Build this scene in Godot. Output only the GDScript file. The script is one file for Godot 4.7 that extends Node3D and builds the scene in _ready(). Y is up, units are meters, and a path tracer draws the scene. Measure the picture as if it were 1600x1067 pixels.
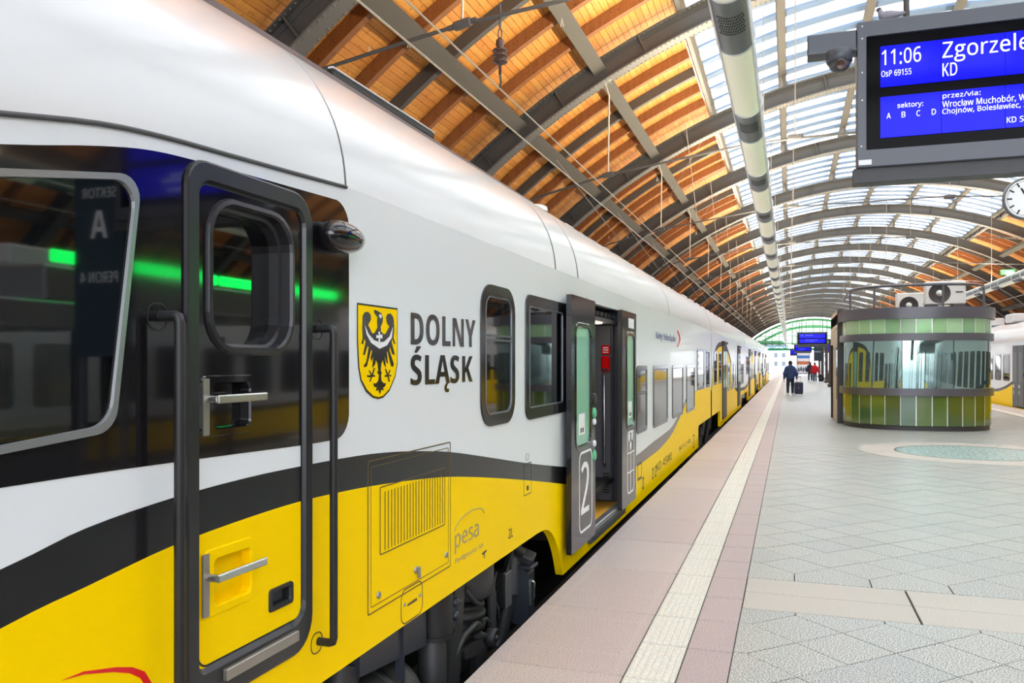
extends Node3D
# A railway station hall: x to the right across the platform, y up from the platform's surface, and the track runs towards -z. V(x, y, s) is the point s metres down the track.

const SIDE := -1.8          # the plane of the near train's side wall
const XC := 3.5             # axis of the vault
const YC := -5.75           # centre of the vault's arc
const RV := 14.35           # radius of the arch ribs' lower flange
const BAY := 6.6
const S0 := 1.75            # where one of the ribs stands

var M := {}                 # materials
var used := {}              # names taken by top-level objects
var rng := RandomNumberGenerator.new()
var sans: Font
var bold: Font
var mono: Font
var shared := {}

func V(x: float, y: float, s: float) -> Vector3:
	return Vector3(x, y, -s)

# ---------------------------------------------------------------- mesh building
class MB:
	var st := SurfaceTool.new()
	func _init() -> void:
		st.begin(Mesh.PRIMITIVE_TRIANGLES)
		st.set_smooth_group(-1)
	func smooth(on: bool) -> void:
		st.set_smooth_group(1 if on else -1)
	func tri(a: Vector3, b: Vector3, c: Vector3, out := Vector3.ZERO) -> void:
		if out != Vector3.ZERO and (c - a).cross(b - a).dot(out) < 0.0:
			var t := b
			b = c
			c = t
		st.add_vertex(a)
		st.add_vertex(b)
		st.add_vertex(c)
	func quad(a: Vector3, b: Vector3, c: Vector3, d: Vector3, out := Vector3.ZERO) -> void:
		if out != Vector3.ZERO and ((c - a).cross(b - a) + (d - a).cross(c - a)).dot(out) < 0.0:
			var t := b
			b = d
			d = t
		tri(a, b, c)
		tri(a, c, d)
	func hexa(p: Array) -> void:          # eight corners: bottom 0-3 round, top 4-7 round
		var m := Vector3.ZERO
		for v in p:
			m += v / 8.0
		for f in [[0, 1, 2, 3], [4, 5, 6, 7], [0, 1, 5, 4], [1, 2, 6, 5], [2, 3, 7, 6], [3, 0, 4, 7]]:
			var q: Vector3 = (p[f[0]] + p[f[1]] + p[f[2]] + p[f[3]]) / 4.0
			quad(p[f[0]], p[f[1]], p[f[2]], p[f[3]], q - m)
	func box(c: Vector3, s: Vector3, b := Basis.IDENTITY) -> void:
		var h := s / 2.0
		var p := []
		for y in [-1, 1]:
			for q in [[-1, -1], [1, -1], [1, 1], [-1, 1]]:
				p.append(c + b * Vector3(q[0] * h.x, y * h.y, q[1] * h.z))
		hexa(p)
	func bevel(c: Vector3, s: Vector3, r: float, b := Basis.IDENTITY) -> void:   # a box with chamfered edges
		var h := s / 2.0
		var g := h - Vector3(r, r, r)
		var at := func(x: float, y: float, z: float) -> Vector3: return c + b * Vector3(x, y, z)
		for k in 3:
			for w in [-1, 1]:
				var pts := []
				for q in [[-1, -1], [1, -1], [1, 1], [-1, 1]]:
					var v := Vector3.ZERO
					v[k] = w * h[k]
					v[(k + 1) % 3] = q[0] * g[(k + 1) % 3]
					v[(k + 2) % 3] = q[1] * g[(k + 2) % 3]
					pts.append(c + b * v)
				var o := Vector3.ZERO
				o[k] = w
				quad(pts[0], pts[1], pts[2], pts[3], b * o)
			for q in [[-1, -1], [1, -1], [1, 1], [-1, 1]]:      # edges along axis k
				var i := (k + 1) % 3
				var j := (k + 2) % 3
				var pts := []
				for e in [[-1, 0], [1, 0], [1, 1], [-1, 1]]:
					var v := Vector3.ZERO
					v[k] = e[0] * g[k]
					v[i] = q[0] * (h[i] if e[1] == 0 else g[i])
					v[j] = q[1] * (g[j] if e[1] == 0 else h[j])
					pts.append(c + b * v)
				var o := Vector3.ZERO
				o[i] = q[0]
				o[j] = q[1]
				quad(pts[0], pts[1], pts[2], pts[3], b * o)
		for x in [-1, 1]:
			for y in [-1, 1]:
				for z in [-1, 1]:
					tri(at.call(x * h.x, y * g.y, z * g.z), at.call(x * g.x, y * h.y, z * g.z), at.call(x * g.x, y * g.y, z * h.z), b * Vector3(x, y, z))
	func tube(pts: Array, r: float, n := 8, caps := true) -> void:
		sweep(pts, func(a: float) -> Vector2: return Vector2(cos(a), sin(a)) * r, n, caps, true)
	func sweep(pts: Array, shape: Callable, n: int, caps: bool, soft: bool) -> void:   # shape(angle) swept along a polyline
		var rings := []
		var up := Vector3.UP
		for i in pts.size():
			var d: Vector3 = (pts[mini(i + 1, pts.size() - 1)] - pts[maxi(i - 1, 0)]).normalized()
			if i == 0:
				up = Vector3.RIGHT if absf(d.y) > 0.9 else Vector3.UP
			var x := d.cross(up).normalized()
			var y := x.cross(d).normalized()
			up = y
			var ring := []
			for k in n:
				var q: Vector2 = shape.call(TAU * k / n)
				ring.append(pts[i] + x * q.x + y * q.y)
			rings.append(ring)
		smooth(soft)
		for i in pts.size() - 1:
			for k in n:
				var k2 := (k + 1) % n
				quad(rings[i][k], rings[i][k2], rings[i + 1][k2], rings[i + 1][k], (rings[i][k] + rings[i + 1][k2]) / 2.0 - (pts[i] + pts[i + 1]) / 2.0)
		smooth(false)
		if caps:
			for e in [0, pts.size() - 1]:
				var o: Vector3 = pts[0] - pts[1] if e == 0 else pts[e] - pts[e - 1]
				for k in n:
					tri(pts[e], rings[e][k], rings[e][(k + 1) % n], o)
	func lathe(profile: Array, at: Vector3, axis := Vector3.UP, n := 24, soft := true) -> void:   # profile: Vector2(radius, height along the axis)
		var x := axis.cross(Vector3.RIGHT if absf(axis.y) > 0.7 else Vector3.UP).normalized()
		var y := x.cross(axis).normalized()
		var mid := Vector2.ZERO
		for p in profile:
			mid += p / profile.size()
		for i in profile.size() - 1:
			var a: Vector2 = profile[i]
			var b: Vector2 = profile[i + 1]
			var nrm := Vector2(b.y - a.y, a.x - b.x)
			smooth(soft and (b - a).length() > 0.0)
			for k in n:
				var u := TAU * k / n
				var w := TAU * (k + 1) / n
				var du := x * cos(u) + y * sin(u)
				var dw := x * cos(w) + y * sin(w)
				var o := (du + dw).normalized() * nrm.x + axis * nrm.y
				quad(at + du * a.x + axis * a.y, at + dw * a.x + axis * a.y, at + dw * b.x + axis * b.y, at + du * b.x + axis * b.y, o)
		smooth(false)
	func prism(poly: PackedVector2Array, t: Transform3D, z0: float, z1: float) -> void:   # a flat outline given thickness along the transform's z
		var idx := Geometry2D.triangulate_polygon(poly)
		if idx.is_empty():
			print("an outline could not be filled: ", poly.size())
		var zv := t.basis.z
		for k in range(0, idx.size(), 3):
			var a := poly[idx[k]]
			var b := poly[idx[k + 1]]
			var c := poly[idx[k + 2]]
			tri(t * Vector3(a.x, a.y, z1), t * Vector3(b.x, b.y, z1), t * Vector3(c.x, c.y, z1), zv)
			tri(t * Vector3(a.x, a.y, z0), t * Vector3(b.x, b.y, z0), t * Vector3(c.x, c.y, z0), -zv)
		var sgn := -1.0 if Geometry2D.is_polygon_clockwise(poly) else 1.0
		for k in poly.size():
			var a := poly[k]
			var b := poly[(k + 1) % poly.size()]
			var o := t.basis * Vector3((b - a).y, -(b - a).x, 0) * sgn
			quad(t * Vector3(a.x, a.y, z0), t * Vector3(b.x, b.y, z0), t * Vector3(b.x, b.y, z1), t * Vector3(a.x, a.y, z1), o)
	func ring(outer: PackedVector2Array, inner: PackedVector2Array, t: Transform3D, prof: Array) -> void:   # a frame: prof holds Vector2(0 at the outer line .. 1 at the inner line, height)
		var n := outer.size()
		var mid := Vector2.ZERO
		for p in outer:
			mid += p / n
		for i in prof.size() - 1:
			var a: Vector2 = prof[i]
			var b: Vector2 = prof[i + 1]
			for k in n:
				var k2 := (k + 1) % n
				var p0 := outer[k].lerp(inner[k], a.x)
				var p1 := outer[k2].lerp(inner[k2], a.x)
				var q0 := outer[k].lerp(inner[k], b.x)
				var q1 := outer[k2].lerp(inner[k2], b.x)
				var w := (outer[k] - inner[k]).normalized()
				var o := t.basis * Vector3(w.x * (b.y - a.y), w.y * (b.y - a.y), absf(b.x - a.x) * outer[k].distance_to(inner[k]) + 1e-6)
				if b.y < a.y:
					o = t.basis * Vector3(-w.x * (a.y - b.y), -w.y * (a.y - b.y), absf(b.x - a.x) * outer[k].distance_to(inner[k]) + 1e-6)
				quad(t * Vector3(p0.x, p0.y, a.y), t * Vector3(p1.x, p1.y, a.y), t * Vector3(q1.x, q1.y, b.y), t * Vector3(q0.x, q0.y, b.y), o)
	func arcbox(r0: float, r1: float, f0: float, f1: float, z0: float, z1: float, n: int) -> void:   # a bar bent along the vault, angles in degrees from the crown
		for k in n:
			var a := deg_to_rad(lerpf(f0, f1, float(k) / n))
			var b := deg_to_rad(lerpf(f0, f1, float(k + 1) / n))
			var pa := Vector3(sin(a), cos(a), 0)
			var pb := Vector3(sin(b), cos(b), 0)
			var c := Vector3(3.5, -5.75, 0)
			var za := Vector3(0, 0, z0)
			var zb := Vector3(0, 0, z1)
			quad(c + pa * r0 + za, c + pb * r0 + za, c + pb * r0 + zb, c + pa * r0 + zb, -pa)
			quad(c + pa * r1 + za, c + pb * r1 + za, c + pb * r1 + zb, c + pa * r1 + zb, pa)
			quad(c + pa * r0 + za, c + pb * r0 + za, c + pb * r1 + za, c + pa * r1 + za, Vector3(0, 0, z0 - z1))
			quad(c + pa * r0 + zb, c + pb * r0 + zb, c + pb * r1 + zb, c + pa * r1 + zb, Vector3(0, 0, z1 - z0))
			if k == 0:
				quad(c + pa * r0 + za, c + pa * r1 + za, c + pa * r1 + zb, c + pa * r0 + zb, pa - pb)
			if k == n - 1:
				quad(c + pb * r0 + za, c + pb * r1 + za, c + pb * r1 + zb, c + pb * r0 + zb, pb - pa)
	func done() -> ArrayMesh:
		st.generate_normals()
		return st.commit()

# ---------------------------------------------------------------- naming and placing
func numbered(called: String) -> String:
	if not used.has(called):
		used[called] = 0
		return called
	used[called] += 1
	return "%s_%03d" % [called, used[called]]

func tag(o: Node, label: String, category := "", group := "", kind := "") -> void:
	if label:
		o.set_meta("label", label)
	if category:
		o.set_meta("category", category)
	if group:
		o.set_meta("group", group)
	if kind:
		o.set_meta("kind", kind)

func thing(called: String, at: Vector3, label: String, category: String, group := "") -> Node3D:
	var o := Node3D.new()
	o.name = numbered(called)
	add_child(o)
	o.position = at
	tag(o, label, category, group)
	return o

func put(called: String, mesh: Mesh, mat: Material, parent: Node = null) -> MeshInstance3D:
	var o := MeshInstance3D.new()
	o.name = called if parent else numbered(called)
	o.mesh = mesh
	o.material_override = mat
	if parent:
		parent.add_child(o, true)
	else:
		add_child(o)
	return o

# A part whose mesh was drawn in world coordinates, under a thing that stands at its own base.
func part(called: String, mb: MB, mat: Material, parent: Node3D, label := "") -> MeshInstance3D:
	var o := put(called, mb.done(), mat, parent)
	var away := Vector3.ZERO
	var p: Node = parent
	while p != self and p is Node3D:
		away += p.position
		p = p.get_parent()
	o.position = -away
	if label:
		o.set_meta("label", label)
	return o

# A single-mesh thing: its mesh is drawn about its base.
func single(called: String, mb: MB, at: Vector3, mat: Material, label: String, category: String, group := "", kind := "") -> MeshInstance3D:
	var o := put(called, mb.done(), mat)
	o.position = at
	tag(o, label, category, group, kind)
	return o

func rpoly(pts: Array, radii, n := 6) -> PackedVector2Array:     # an outline with rounded corners
	var out := PackedVector2Array()
	for i in pts.size():
		var p: Vector2 = pts[i]
		var a: Vector2 = (pts[(i - 1 + pts.size()) % pts.size()] - p).normalized()
		var b: Vector2 = (pts[(i + 1) % pts.size()] - p).normalized()
		var r: float = radii[i] if radii is Array else radii
		var half := acos(clampf(a.dot(b), -1, 1)) / 2.0
		var t := r / tan(half)
		var c := p + (a + b).normalized() * (r / sin(half))
		var va := p + a * t - c
		var vb := p + b * t - c
		var turn := va.angle_to(vb)
		for k in n + 1:
			out.append(c + va.rotated(turn * k / n))
	return out

func rrect(x0: float, y0: float, x1: float, y1: float, r: float, n := 6) -> PackedVector2Array:
	return rpoly([Vector2(x0, y0), Vector2(x1, y0), Vector2(x1, y1), Vector2(x0, y1)], r, n)

func pv(a: Array) -> PackedVector2Array:
	var out := PackedVector2Array()
	for k in range(0, a.size(), 2):
		out.append(Vector2(a[k], a[k + 1]))
	return out

func tside(x := SIDE) -> Transform3D:     # (s along the train, y, outwards)
	return Transform3D(Basis(Vector3(0, 0, -1), Vector3(0, 1, 0), Vector3(1, 0, 0)), Vector3(x, 0, 0))

func tface(s: float) -> Transform3D:      # (x, y, towards the camera's end)
	return Transform3D(Basis.IDENTITY, Vector3(0, 0, -s))

# Lettering fitted into a rectangle of the plane t.
func letters(called: String, what: String, x0: float, y0: float, x1: float, y1: float, t: Transform3D, mat: Material, parent: Node3D, font: Font = null, depth := 0.002) -> void:
	var m := TextMesh.new()
	m.text = what
	m.font = font if font else sans
	m.font_size = 64
	m.pixel_size = 0.01
	m.curve_step = 1.0
	m.depth = 0.01
	var b := m.get_aabb()
	if b.size.x < 1e-4:
		print("no letters for ", what)
		return
	var k := Vector3((x1 - x0) / b.size.x, (y1 - y0) / b.size.y, depth / 0.01)
	var o := put(called, m, mat, parent)
	var away := Vector3.ZERO
	var p: Node = parent
	while p != self and p is Node3D:
		away += p.position
		p = p.get_parent()
	var c := Vector3((x0 + x1) / 2, (y0 + y1) / 2, depth * 0.5) - b.get_center() * k
	o.transform = Transform3D(t.basis * Basis.from_scale(k), t * c - away)

# ---------------------------------------------------------------- materials
func mat(key: String, color: Color, rough := 0.6, metal := 0.0, coat := 0.0) -> StandardMaterial3D:
	var m := StandardMaterial3D.new()
	m.resource_name = key
	m.albedo_color = color
	m.roughness = rough
	m.metallic = metal
	if coat > 0.0:
		m.clearcoat_enabled = true
		m.clearcoat = coat
		m.clearcoat_roughness = 0.04
	M[key] = m
	return m

func glow(key: String, color: Color, energy: float, rough := 0.2) -> StandardMaterial3D:
	var m := mat(key, color, rough)
	m.emission_enabled = true
	m.emission = color
	m.emission_energy_multiplier = energy
	return m

func speckle(seed_: int, freq: float, cols: Array, offs: Array, kind := FastNoiseLite.TYPE_SIMPLEX, side := 512) -> NoiseTexture2D:
	var f := FastNoiseLite.new()
	f.noise_type = kind
	f.seed = seed_
	f.frequency = freq
	f.fractal_octaves = 3
	var t := NoiseTexture2D.new()
	t.width = side
	t.height = side
	t.seamless = true
	t.noise = f
	var g := Gradient.new()
	g.offsets = PackedFloat32Array(offs)
	g.colors = PackedColorArray(cols)
	t.color_ramp = g
	return t

func worldly(m: StandardMaterial3D, tex: Texture2D, k: Vector3) -> void:
	m.albedo_texture = tex
	m.uv1_triplanar = true
	m.uv1_world_triplanar = true
	m.uv1_scale = k

func gr(v: float, tint := Color(1, 1, 1)) -> Color:
	return Color(v * tint.r, v * tint.g, v * tint.b)

func wood_image() -> ImageTexture:        # grain along v, with knots
	var w := 256
	var h := 512
	var im := Image.create_empty(w, h, false, Image.FORMAT_RGB8)
	var f := FastNoiseLite.new()
	f.seed = 5
	f.frequency = 0.02
	var knots := []
	for k in 46:
		knots.append([rng.randf() * w, rng.randf() * h, rng.randf_range(2.2, 4.6)])
	for y in h:
		for x in w:
			# periodic noise from a torus-like walk keeps the edges together
			var a := TAU * x / w
			var b := TAU * y / h
			var g := f.get_noise_3d(cos(a) * 160.0 + cos(b) * 12.0, sin(a) * 160.0, sin(b) * 12.0)
			var v := 0.92 + 0.10 * g
			im.set_pixel(x, y, Color(v, v * (0.97 + 0.03 * g), v * (0.93 + 0.05 * g)))
	for q in knots:
		var r: float = q[2]
		for dy in range(-10, 11):
			for dx in range(-8, 9):
				var d: float = sqrt(pow(dx / r, 2.0) + pow(dy / (r * 0.8), 2.0))
				if d < 1.5:
					var px := posmod(int(q[0]) + dx, w)
					var py := posmod(int(q[1]) + dy, h)
					var c := im.get_pixel(px, py)
					var s := clampf(1.5 - d, 0.0, 1.0)
					im.set_pixel(px, py, c.lerp(Color(0.42, 0.26, 0.16), 0.75 * s))
	return ImageTexture.create_from_image(im)

func make_materials() -> void:
	sans = SystemFont.new()
	sans.font_names = PackedStringArray(["Droid Sans"])
	bold = SystemFont.new()
	bold.font_names = PackedStringArray(["Droid Sans"])
	bold.font_weight = 700
	mono = SystemFont.new()
	mono.font_names = PackedStringArray(["Droid Sans Mono"])
	# train
	mat("white_paint", Color(0.875, 0.895, 0.91), 0.3, 0.0, 0.12)
	mat("roof_paint", Color(0.84, 0.85, 0.86), 0.33, 0.0, 0.55)
	M.roof_paint.clearcoat_roughness = 0.16
	mat("yellow_paint", Color(0.985, 0.825, 0.0), 0.35)
	M.yellow_paint.metallic_specular = 0.12
	mat("black_gloss", Color(0.085, 0.08, 0.09), 0.07, 0.0, 0.3)
	mat("stripe_dark", Color(0.115, 0.11, 0.12), 0.16)
	M.stripe_dark.metallic_specular = 0.4
	mat("rubber", Color(0.10, 0.10, 0.105), 0.5)
	mat("frame_black", Color(0.14, 0.14, 0.15), 0.32)
	mat("frame_grey", Color(0.36, 0.38, 0.41), 0.35, 0.4)
	mat("frame_alu", Color(0.62, 0.63, 0.64), 0.3, 0.7)
	mat("dark_glass", Color(0.035, 0.04, 0.05), 0.03)
	M.dark_glass.metallic_specular = 0.85
	mat("teal_glass", Color(0.58, 0.80, 0.70), 0.04)
	M.teal_glass.metallic_specular = 0.7
	mat("chrome", Color(0.75, 0.75, 0.74), 0.25, 0.9)
	mat("steel_plate", Color(0.62, 0.60, 0.57), 0.4, 0.7)
	mat("red_gloss", Color(0.85, 0.04, 0.06), 0.2)
	mat("red_film", Color(0.86, 0.05, 0.08), 0.3)
	mat("white_film", Color(0.92, 0.92, 0.93), 0.4)
	mat("black_film", Color(0.11, 0.105, 0.12), 0.13)
	mat("blue_film", Color(0.25, 0.27, 0.55), 0.3)
	mat("grey_film", Color(0.62, 0.54, 0.36), 0.4)
	mat("line_dark", Color(0.32, 0.26, 0.10), 0.6)
	mat("seam_dark", Color(0.30, 0.30, 0.31), 0.6)
	mat("roof_brown", Color(0.36, 0.28, 0.27), 0.5)
	mat("bogie_grey", Color(0.21, 0.21, 0.215), 0.5)
	mat("bogie_dark", Color(0.10, 0.10, 0.105), 0.5)
	mat("bogie_blue", Color(0.20, 0.215, 0.25), 0.35)
	mat("interior_dark", Color(0.25, 0.24, 0.26), 0.5)
	mat("interior_panel", Color(0.34, 0.33, 0.35), 0.45)
	mat("interior_floor", Color(0.85, 0.62, 0.20), 0.6)
	mat("button_green", Color(0.35, 0.72, 0.52), 0.3)
	mat("seat_blue", Color(0.2, 0.25, 0.4), 0.8)
	# hall
	mat("iron", Color(0.29, 0.285, 0.28), 0.55)
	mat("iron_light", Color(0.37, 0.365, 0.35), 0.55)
	mat("iron_purlin", Color(0.37, 0.36, 0.34), 0.8)
	M.iron_purlin.metallic_specular = 0.2
	mat("bar_blue", Color(0.34, 0.43, 0.54), 0.5)
	mat("green_steel", Color(0.20, 0.62, 0.34), 0.5)
	var wood := wood_image()
	for q in [["wood_a", Color(0.895, 0.635, 0.315)], ["wood_b", Color(0.875, 0.61, 0.295)], ["wood_c", Color(0.905, 0.655, 0.335)], ["wood_d", Color(0.86, 0.585, 0.28)]]:
		worldly(mat(q[0], q[1], 0.6), wood, Vector3(1.0, 1.0, 0.4))
	worldly(mat("rafter_wood", Color(0.57, 0.37, 0.20), 0.6), wood, Vector3(1.0, 1.0, 1.0))
	var g := mat("roof_glass", Color(0.93, 0.97, 1.0, 0.34), 0.4)
	g.transparency = BaseMaterial3D.TRANSPARENCY_ALPHA
	g = mat("clear_glass", Color(0.93, 0.98, 0.97, 0.12), 0.02)
	g.transparency = BaseMaterial3D.TRANSPARENCY_ALPHA
	g = mat("gable_glass", Color(0.42, 0.78, 0.52, 0.62), 0.4)
	g.transparency = BaseMaterial3D.TRANSPARENCY_ALPHA
	worldly(mat("plaster", Color(0.72, 0.70, 0.66), 0.8), speckle(31, 0.02, [gr(0.88), gr(1.0)], [0.2, 0.8]), Vector3(0.5, 0.5, 0.5))
	# ground
	var grain := speckle(11, 0.12, [Color(0.58, 0.52, 0.52), Color(0.93, 0.905, 0.90), Color(1, 0.99, 0.985)], [0.2, 0.42, 0.75])
	for q in [["slab_rose", Color(0.82, 0.785, 0.775)], ["slab_rose_dark", Color(0.80, 0.76, 0.755)], ["slab_rose_warm", Color(0.825, 0.785, 0.76)]]:
		worldly(mat(q[0], q[1], 0.42), grain, Vector3(1.6, 1.6, 1.6))
	worldly(mat("border_rose", Color(0.745, 0.705, 0.71), 0.45), grain, Vector3(1.7, 1.7, 1.7))
	worldly(mat("tactile", Color(0.865, 0.86, 0.825), 0.5), speckle(12, 0.05, [gr(0.93), gr(1.0)], [0.3, 0.7]), Vector3(1, 1, 1))
	var terr := speckle(13, 0.10, [Color(0.40, 0.42, 0.42), Color(0.76, 0.78, 0.78), Color(1, 1, 1)], [0.3, 0.46, 0.62])
	for q in [["paving_a", Color(0.80, 0.815, 0.80)], ["paving_b", Color(0.78, 0.795, 0.785)], ["paving_c", Color(0.81, 0.82, 0.80)]]:
		worldly(mat(q[0], q[1], 0.36), terr, Vector3(1.5, 1.5, 1.5))
	worldly(mat("band_beige", Color(0.755, 0.75, 0.73), 0.5), speckle(14, 0.14, [Color(0.82, 0.79, 0.75), Color(1, 1, 1)], [0.25, 0.6]), Vector3(1.5, 1.5, 1.5))
	mat("joint", Color(0.22, 0.20, 0.19), 0.9)
	worldly(mat("concrete", Color(0.42, 0.39, 0.37), 0.9), speckle(15, 0.03, [gr(0.7), gr(1.0)], [0.3, 0.7]), Vector3(0.7, 0.7, 0.7))
	worldly(mat("ballast", Color(0.34, 0.27, 0.23), 0.95), speckle(16, 0.08, [gr(0.45), gr(1.0)], [0.3, 0.6]), Vector3(1, 1, 1))
	mat("rail_rust", Color(0.45, 0.26, 0.18), 0.6, 0.3)
	worldly(mat("asphalt", Color(0.66, 0.66, 0.66), 0.9), speckle(17, 0.05, [gr(0.85), gr(1.0)], [0.3, 0.7]), Vector3(0.5, 0.5, 0.5))
	worldly(mat("disc_glass", Color(0.70, 0.765, 0.755), 0.35), speckle(18, 0.025, [Color(0.58, 0.70, 0.69), Color(0.86, 0.93, 0.92), Color(1, 1, 1)], [0.3, 0.5, 0.7]), Vector3(0.7, 0.7, 0.7))
	# kiosk and fittings
	mat("kiosk_band", Color(0.36, 0.36, 0.39), 0.3, 0.3)
	mat("kiosk_dark", Color(0.22, 0.22, 0.23), 0.45)
	mat("kiosk_glass", Color(0.56, 0.66, 0.65), 0.03, 0.8)
	M.kiosk_glass.metallic_specular = 1.0
	for q in [["green_a", Color(0.35, 0.45, 0.20)], ["green_b", Color(0.29, 0.40, 0.22)], ["green_c", Color(0.30, 0.43, 0.33)], ["green_d", Color(0.26, 0.36, 0.17)]]:
		mat(q[0], q[1], 0.08)
		M[q[0]].metallic_specular = 0.8
	for q in [["mint_a", Color(0.60, 0.78, 0.58)], ["mint_b", Color(0.66, 0.82, 0.64)], ["mint_c", Color(0.52, 0.70, 0.52)]]:
		mat(q[0], q[1], 0.1)
	worldly(mat("kiosk_stone", Color(0.92, 0.89, 0.83), 0.7), speckle(19, 0.02, [gr(0.86), gr(1.0)], [0.3, 0.7]), Vector3(0.6, 1.6, 0.6))
	glow("cream_panel", Color(0.95, 0.94, 0.84), 0.09, 0.35)
	mat("ring_steel", Color(0.42, 0.44, 0.45), 0.35, 0.5)
	mat("tube_trim", Color(0.90, 0.91, 0.92), 0.2, 0.2)
	mat("deck_dark", Color(0.16, 0.11, 0.08), 0.8)
	mat("hole_dark", Color(0.10, 0.10, 0.10), 0.7)
	mat("board_case", Color(0.30, 0.31, 0.34), 0.4, 0.2)
	mat("board_black", Color(0.03, 0.025, 0.04), 0.1)
	M.board_black.metallic_specular = 0.15
	glow("screen_blue", Color(0.03, 0.03, 0.80), 0.5, 0.08)
	M.screen_blue.metallic_specular = 0.22
	glow("screen_white", Color(0.86, 0.88, 1.0), 0.5, 0.3)
	glow("screen_dim", Color(0.35, 0.40, 0.95), 0.5, 0.3)
	mat("wire_grey", Color(0.55, 0.53, 0.50), 0.45, 0.3)
	mat("wire_light", Color(0.80, 0.76, 0.68), 0.4, 0.3)
	mat("insulator_brown", Color(0.30, 0.21, 0.19), 0.25)
	mat("clock_face", Color(0.93, 0.94, 0.96), 0.4)
	mat("ac_white", Color(0.86, 0.86, 0.84), 0.45)
	mat("ac_grille", Color(0.30, 0.27, 0.26), 0.5)
	mat("sign_teal", Color(0.10, 0.20, 0.26), 0.35)
	mat("exit_green", Color(0.10, 0.45, 0.22), 0.35)
	mat("skin", Color(0.80, 0.60, 0.50), 0.6)
	mat("hair_dark", Color(0.12, 0.10, 0.11), 0.8)
	mat("navy_cloth", Color(0.14, 0.22, 0.40), 0.85)
	mat("jeans_dark", Color(0.13, 0.16, 0.25), 0.9)
	mat("jeans_blue", Color(0.32, 0.40, 0.52), 0.9)
	mat("red_cloth", Color(0.72, 0.08, 0.12), 0.85)
	mat("shoe_white", Color(0.85, 0.85, 0.84), 0.6)
	mat("case_navy", Color(0.07, 0.10, 0.24), 0.45)
	mat("case_black", Color(0.10, 0.09, 0.10), 0.5)
	mat("pigeon_grey", Color(0.55, 0.54, 0.58), 0.8)
	mat("pigeon_dark", Color(0.27, 0.25, 0.31), 0.7)
	mat("column_brown", Color(0.25, 0.20, 0.19), 0.5)
	mat("poster_white", Color(0.88, 0.88, 0.90), 0.4)
	mat("poster_blue", Color(0.25, 0.48, 0.78), 0.4)
	mat("poster_orange", Color(0.72, 0.42, 0.30), 0.5)
	mat("building_pale", Color(0.62, 0.74, 0.90), 0.8)
	mat("building_white", Color(0.86, 0.87, 0.92), 0.8)
	glow("green_lamp", Color(0.05, 0.95, 0.35), 6.0, 0.3)
	glow("uplight", Color(1.0, 0.93, 0.82), 0.6, 0.3)
	glow("lamp_white", Color(1.0, 0.97, 0.9), 1.2, 0.3)

func _ready() -> void:
	rng.seed = 77
	# camera: level, turned 18.8 degrees to the left of the track, lens shifted a little upwards
	var cam := Camera3D.new()
	cam.name = "camera"
	add_child(cam)
	cam.position = Vector3(0, 1.7, 0)
	cam.rotation.y = atan(433.0 / 1270.0)
	cam.projection = Camera3D.PROJECTION_FRUSTUM
	cam.near = 0.05
	cam.far = 600.0
	cam.size = 2.0 * 0.05 * 533.5 / 1270.0
	cam.frustum_offset = Vector2(0, 0.05 * 31.5 / 1270.0)
	cam.current = true
	# a bright, thinly overcast sky; the hall is lit through its glass roof and its open ends
	var we := WorldEnvironment.new()
	we.name = "environment"
	var env := Environment.new()
	env.background_mode = Environment.BG_SKY
	env.sky = Sky.new()
	var sm := ProceduralSkyMaterial.new()
	sm.sky_top_color = Color(0.92, 0.955, 1.0)
	sm.sky_horizon_color = Color(0.985, 0.987, 1.0)
	sm.sky_curve = 0.25
	sm.ground_bottom_color = Color(0.55, 0.55, 0.55)
	sm.ground_horizon_color = Color(0.75, 0.76, 0.78)
	env.sky.sky_material = sm
	env.background_energy_multiplier = 3.4
	env.tonemap_mode = Environment.TONE_MAPPER_LINEAR
	env.tonemap_exposure = 1.9
	env.sdfgi_enabled = true
	env.ssao_enabled = true
	env.ssil_enabled = true
	we.environment = env
	add_child(we)
	make_materials()
	build_ground()
	build_vault()
	build_gable()
	build_kiosk()
	build_near_train()
	build_right_train()
	build_overhead()
	build_boards()
	build_fittings()
	build_far_things()
	build_people()

# ---------------------------------------------------------------- platform and track bed
func seen_at(x: float, s: float) -> bool:      # roughly inside the photograph's frame
	var d := -0.3224 * x + 0.9466 * s
	return d > 3.9 and absf((0.9466 * x + 0.3224 * s) / d) < 0.68

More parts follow.
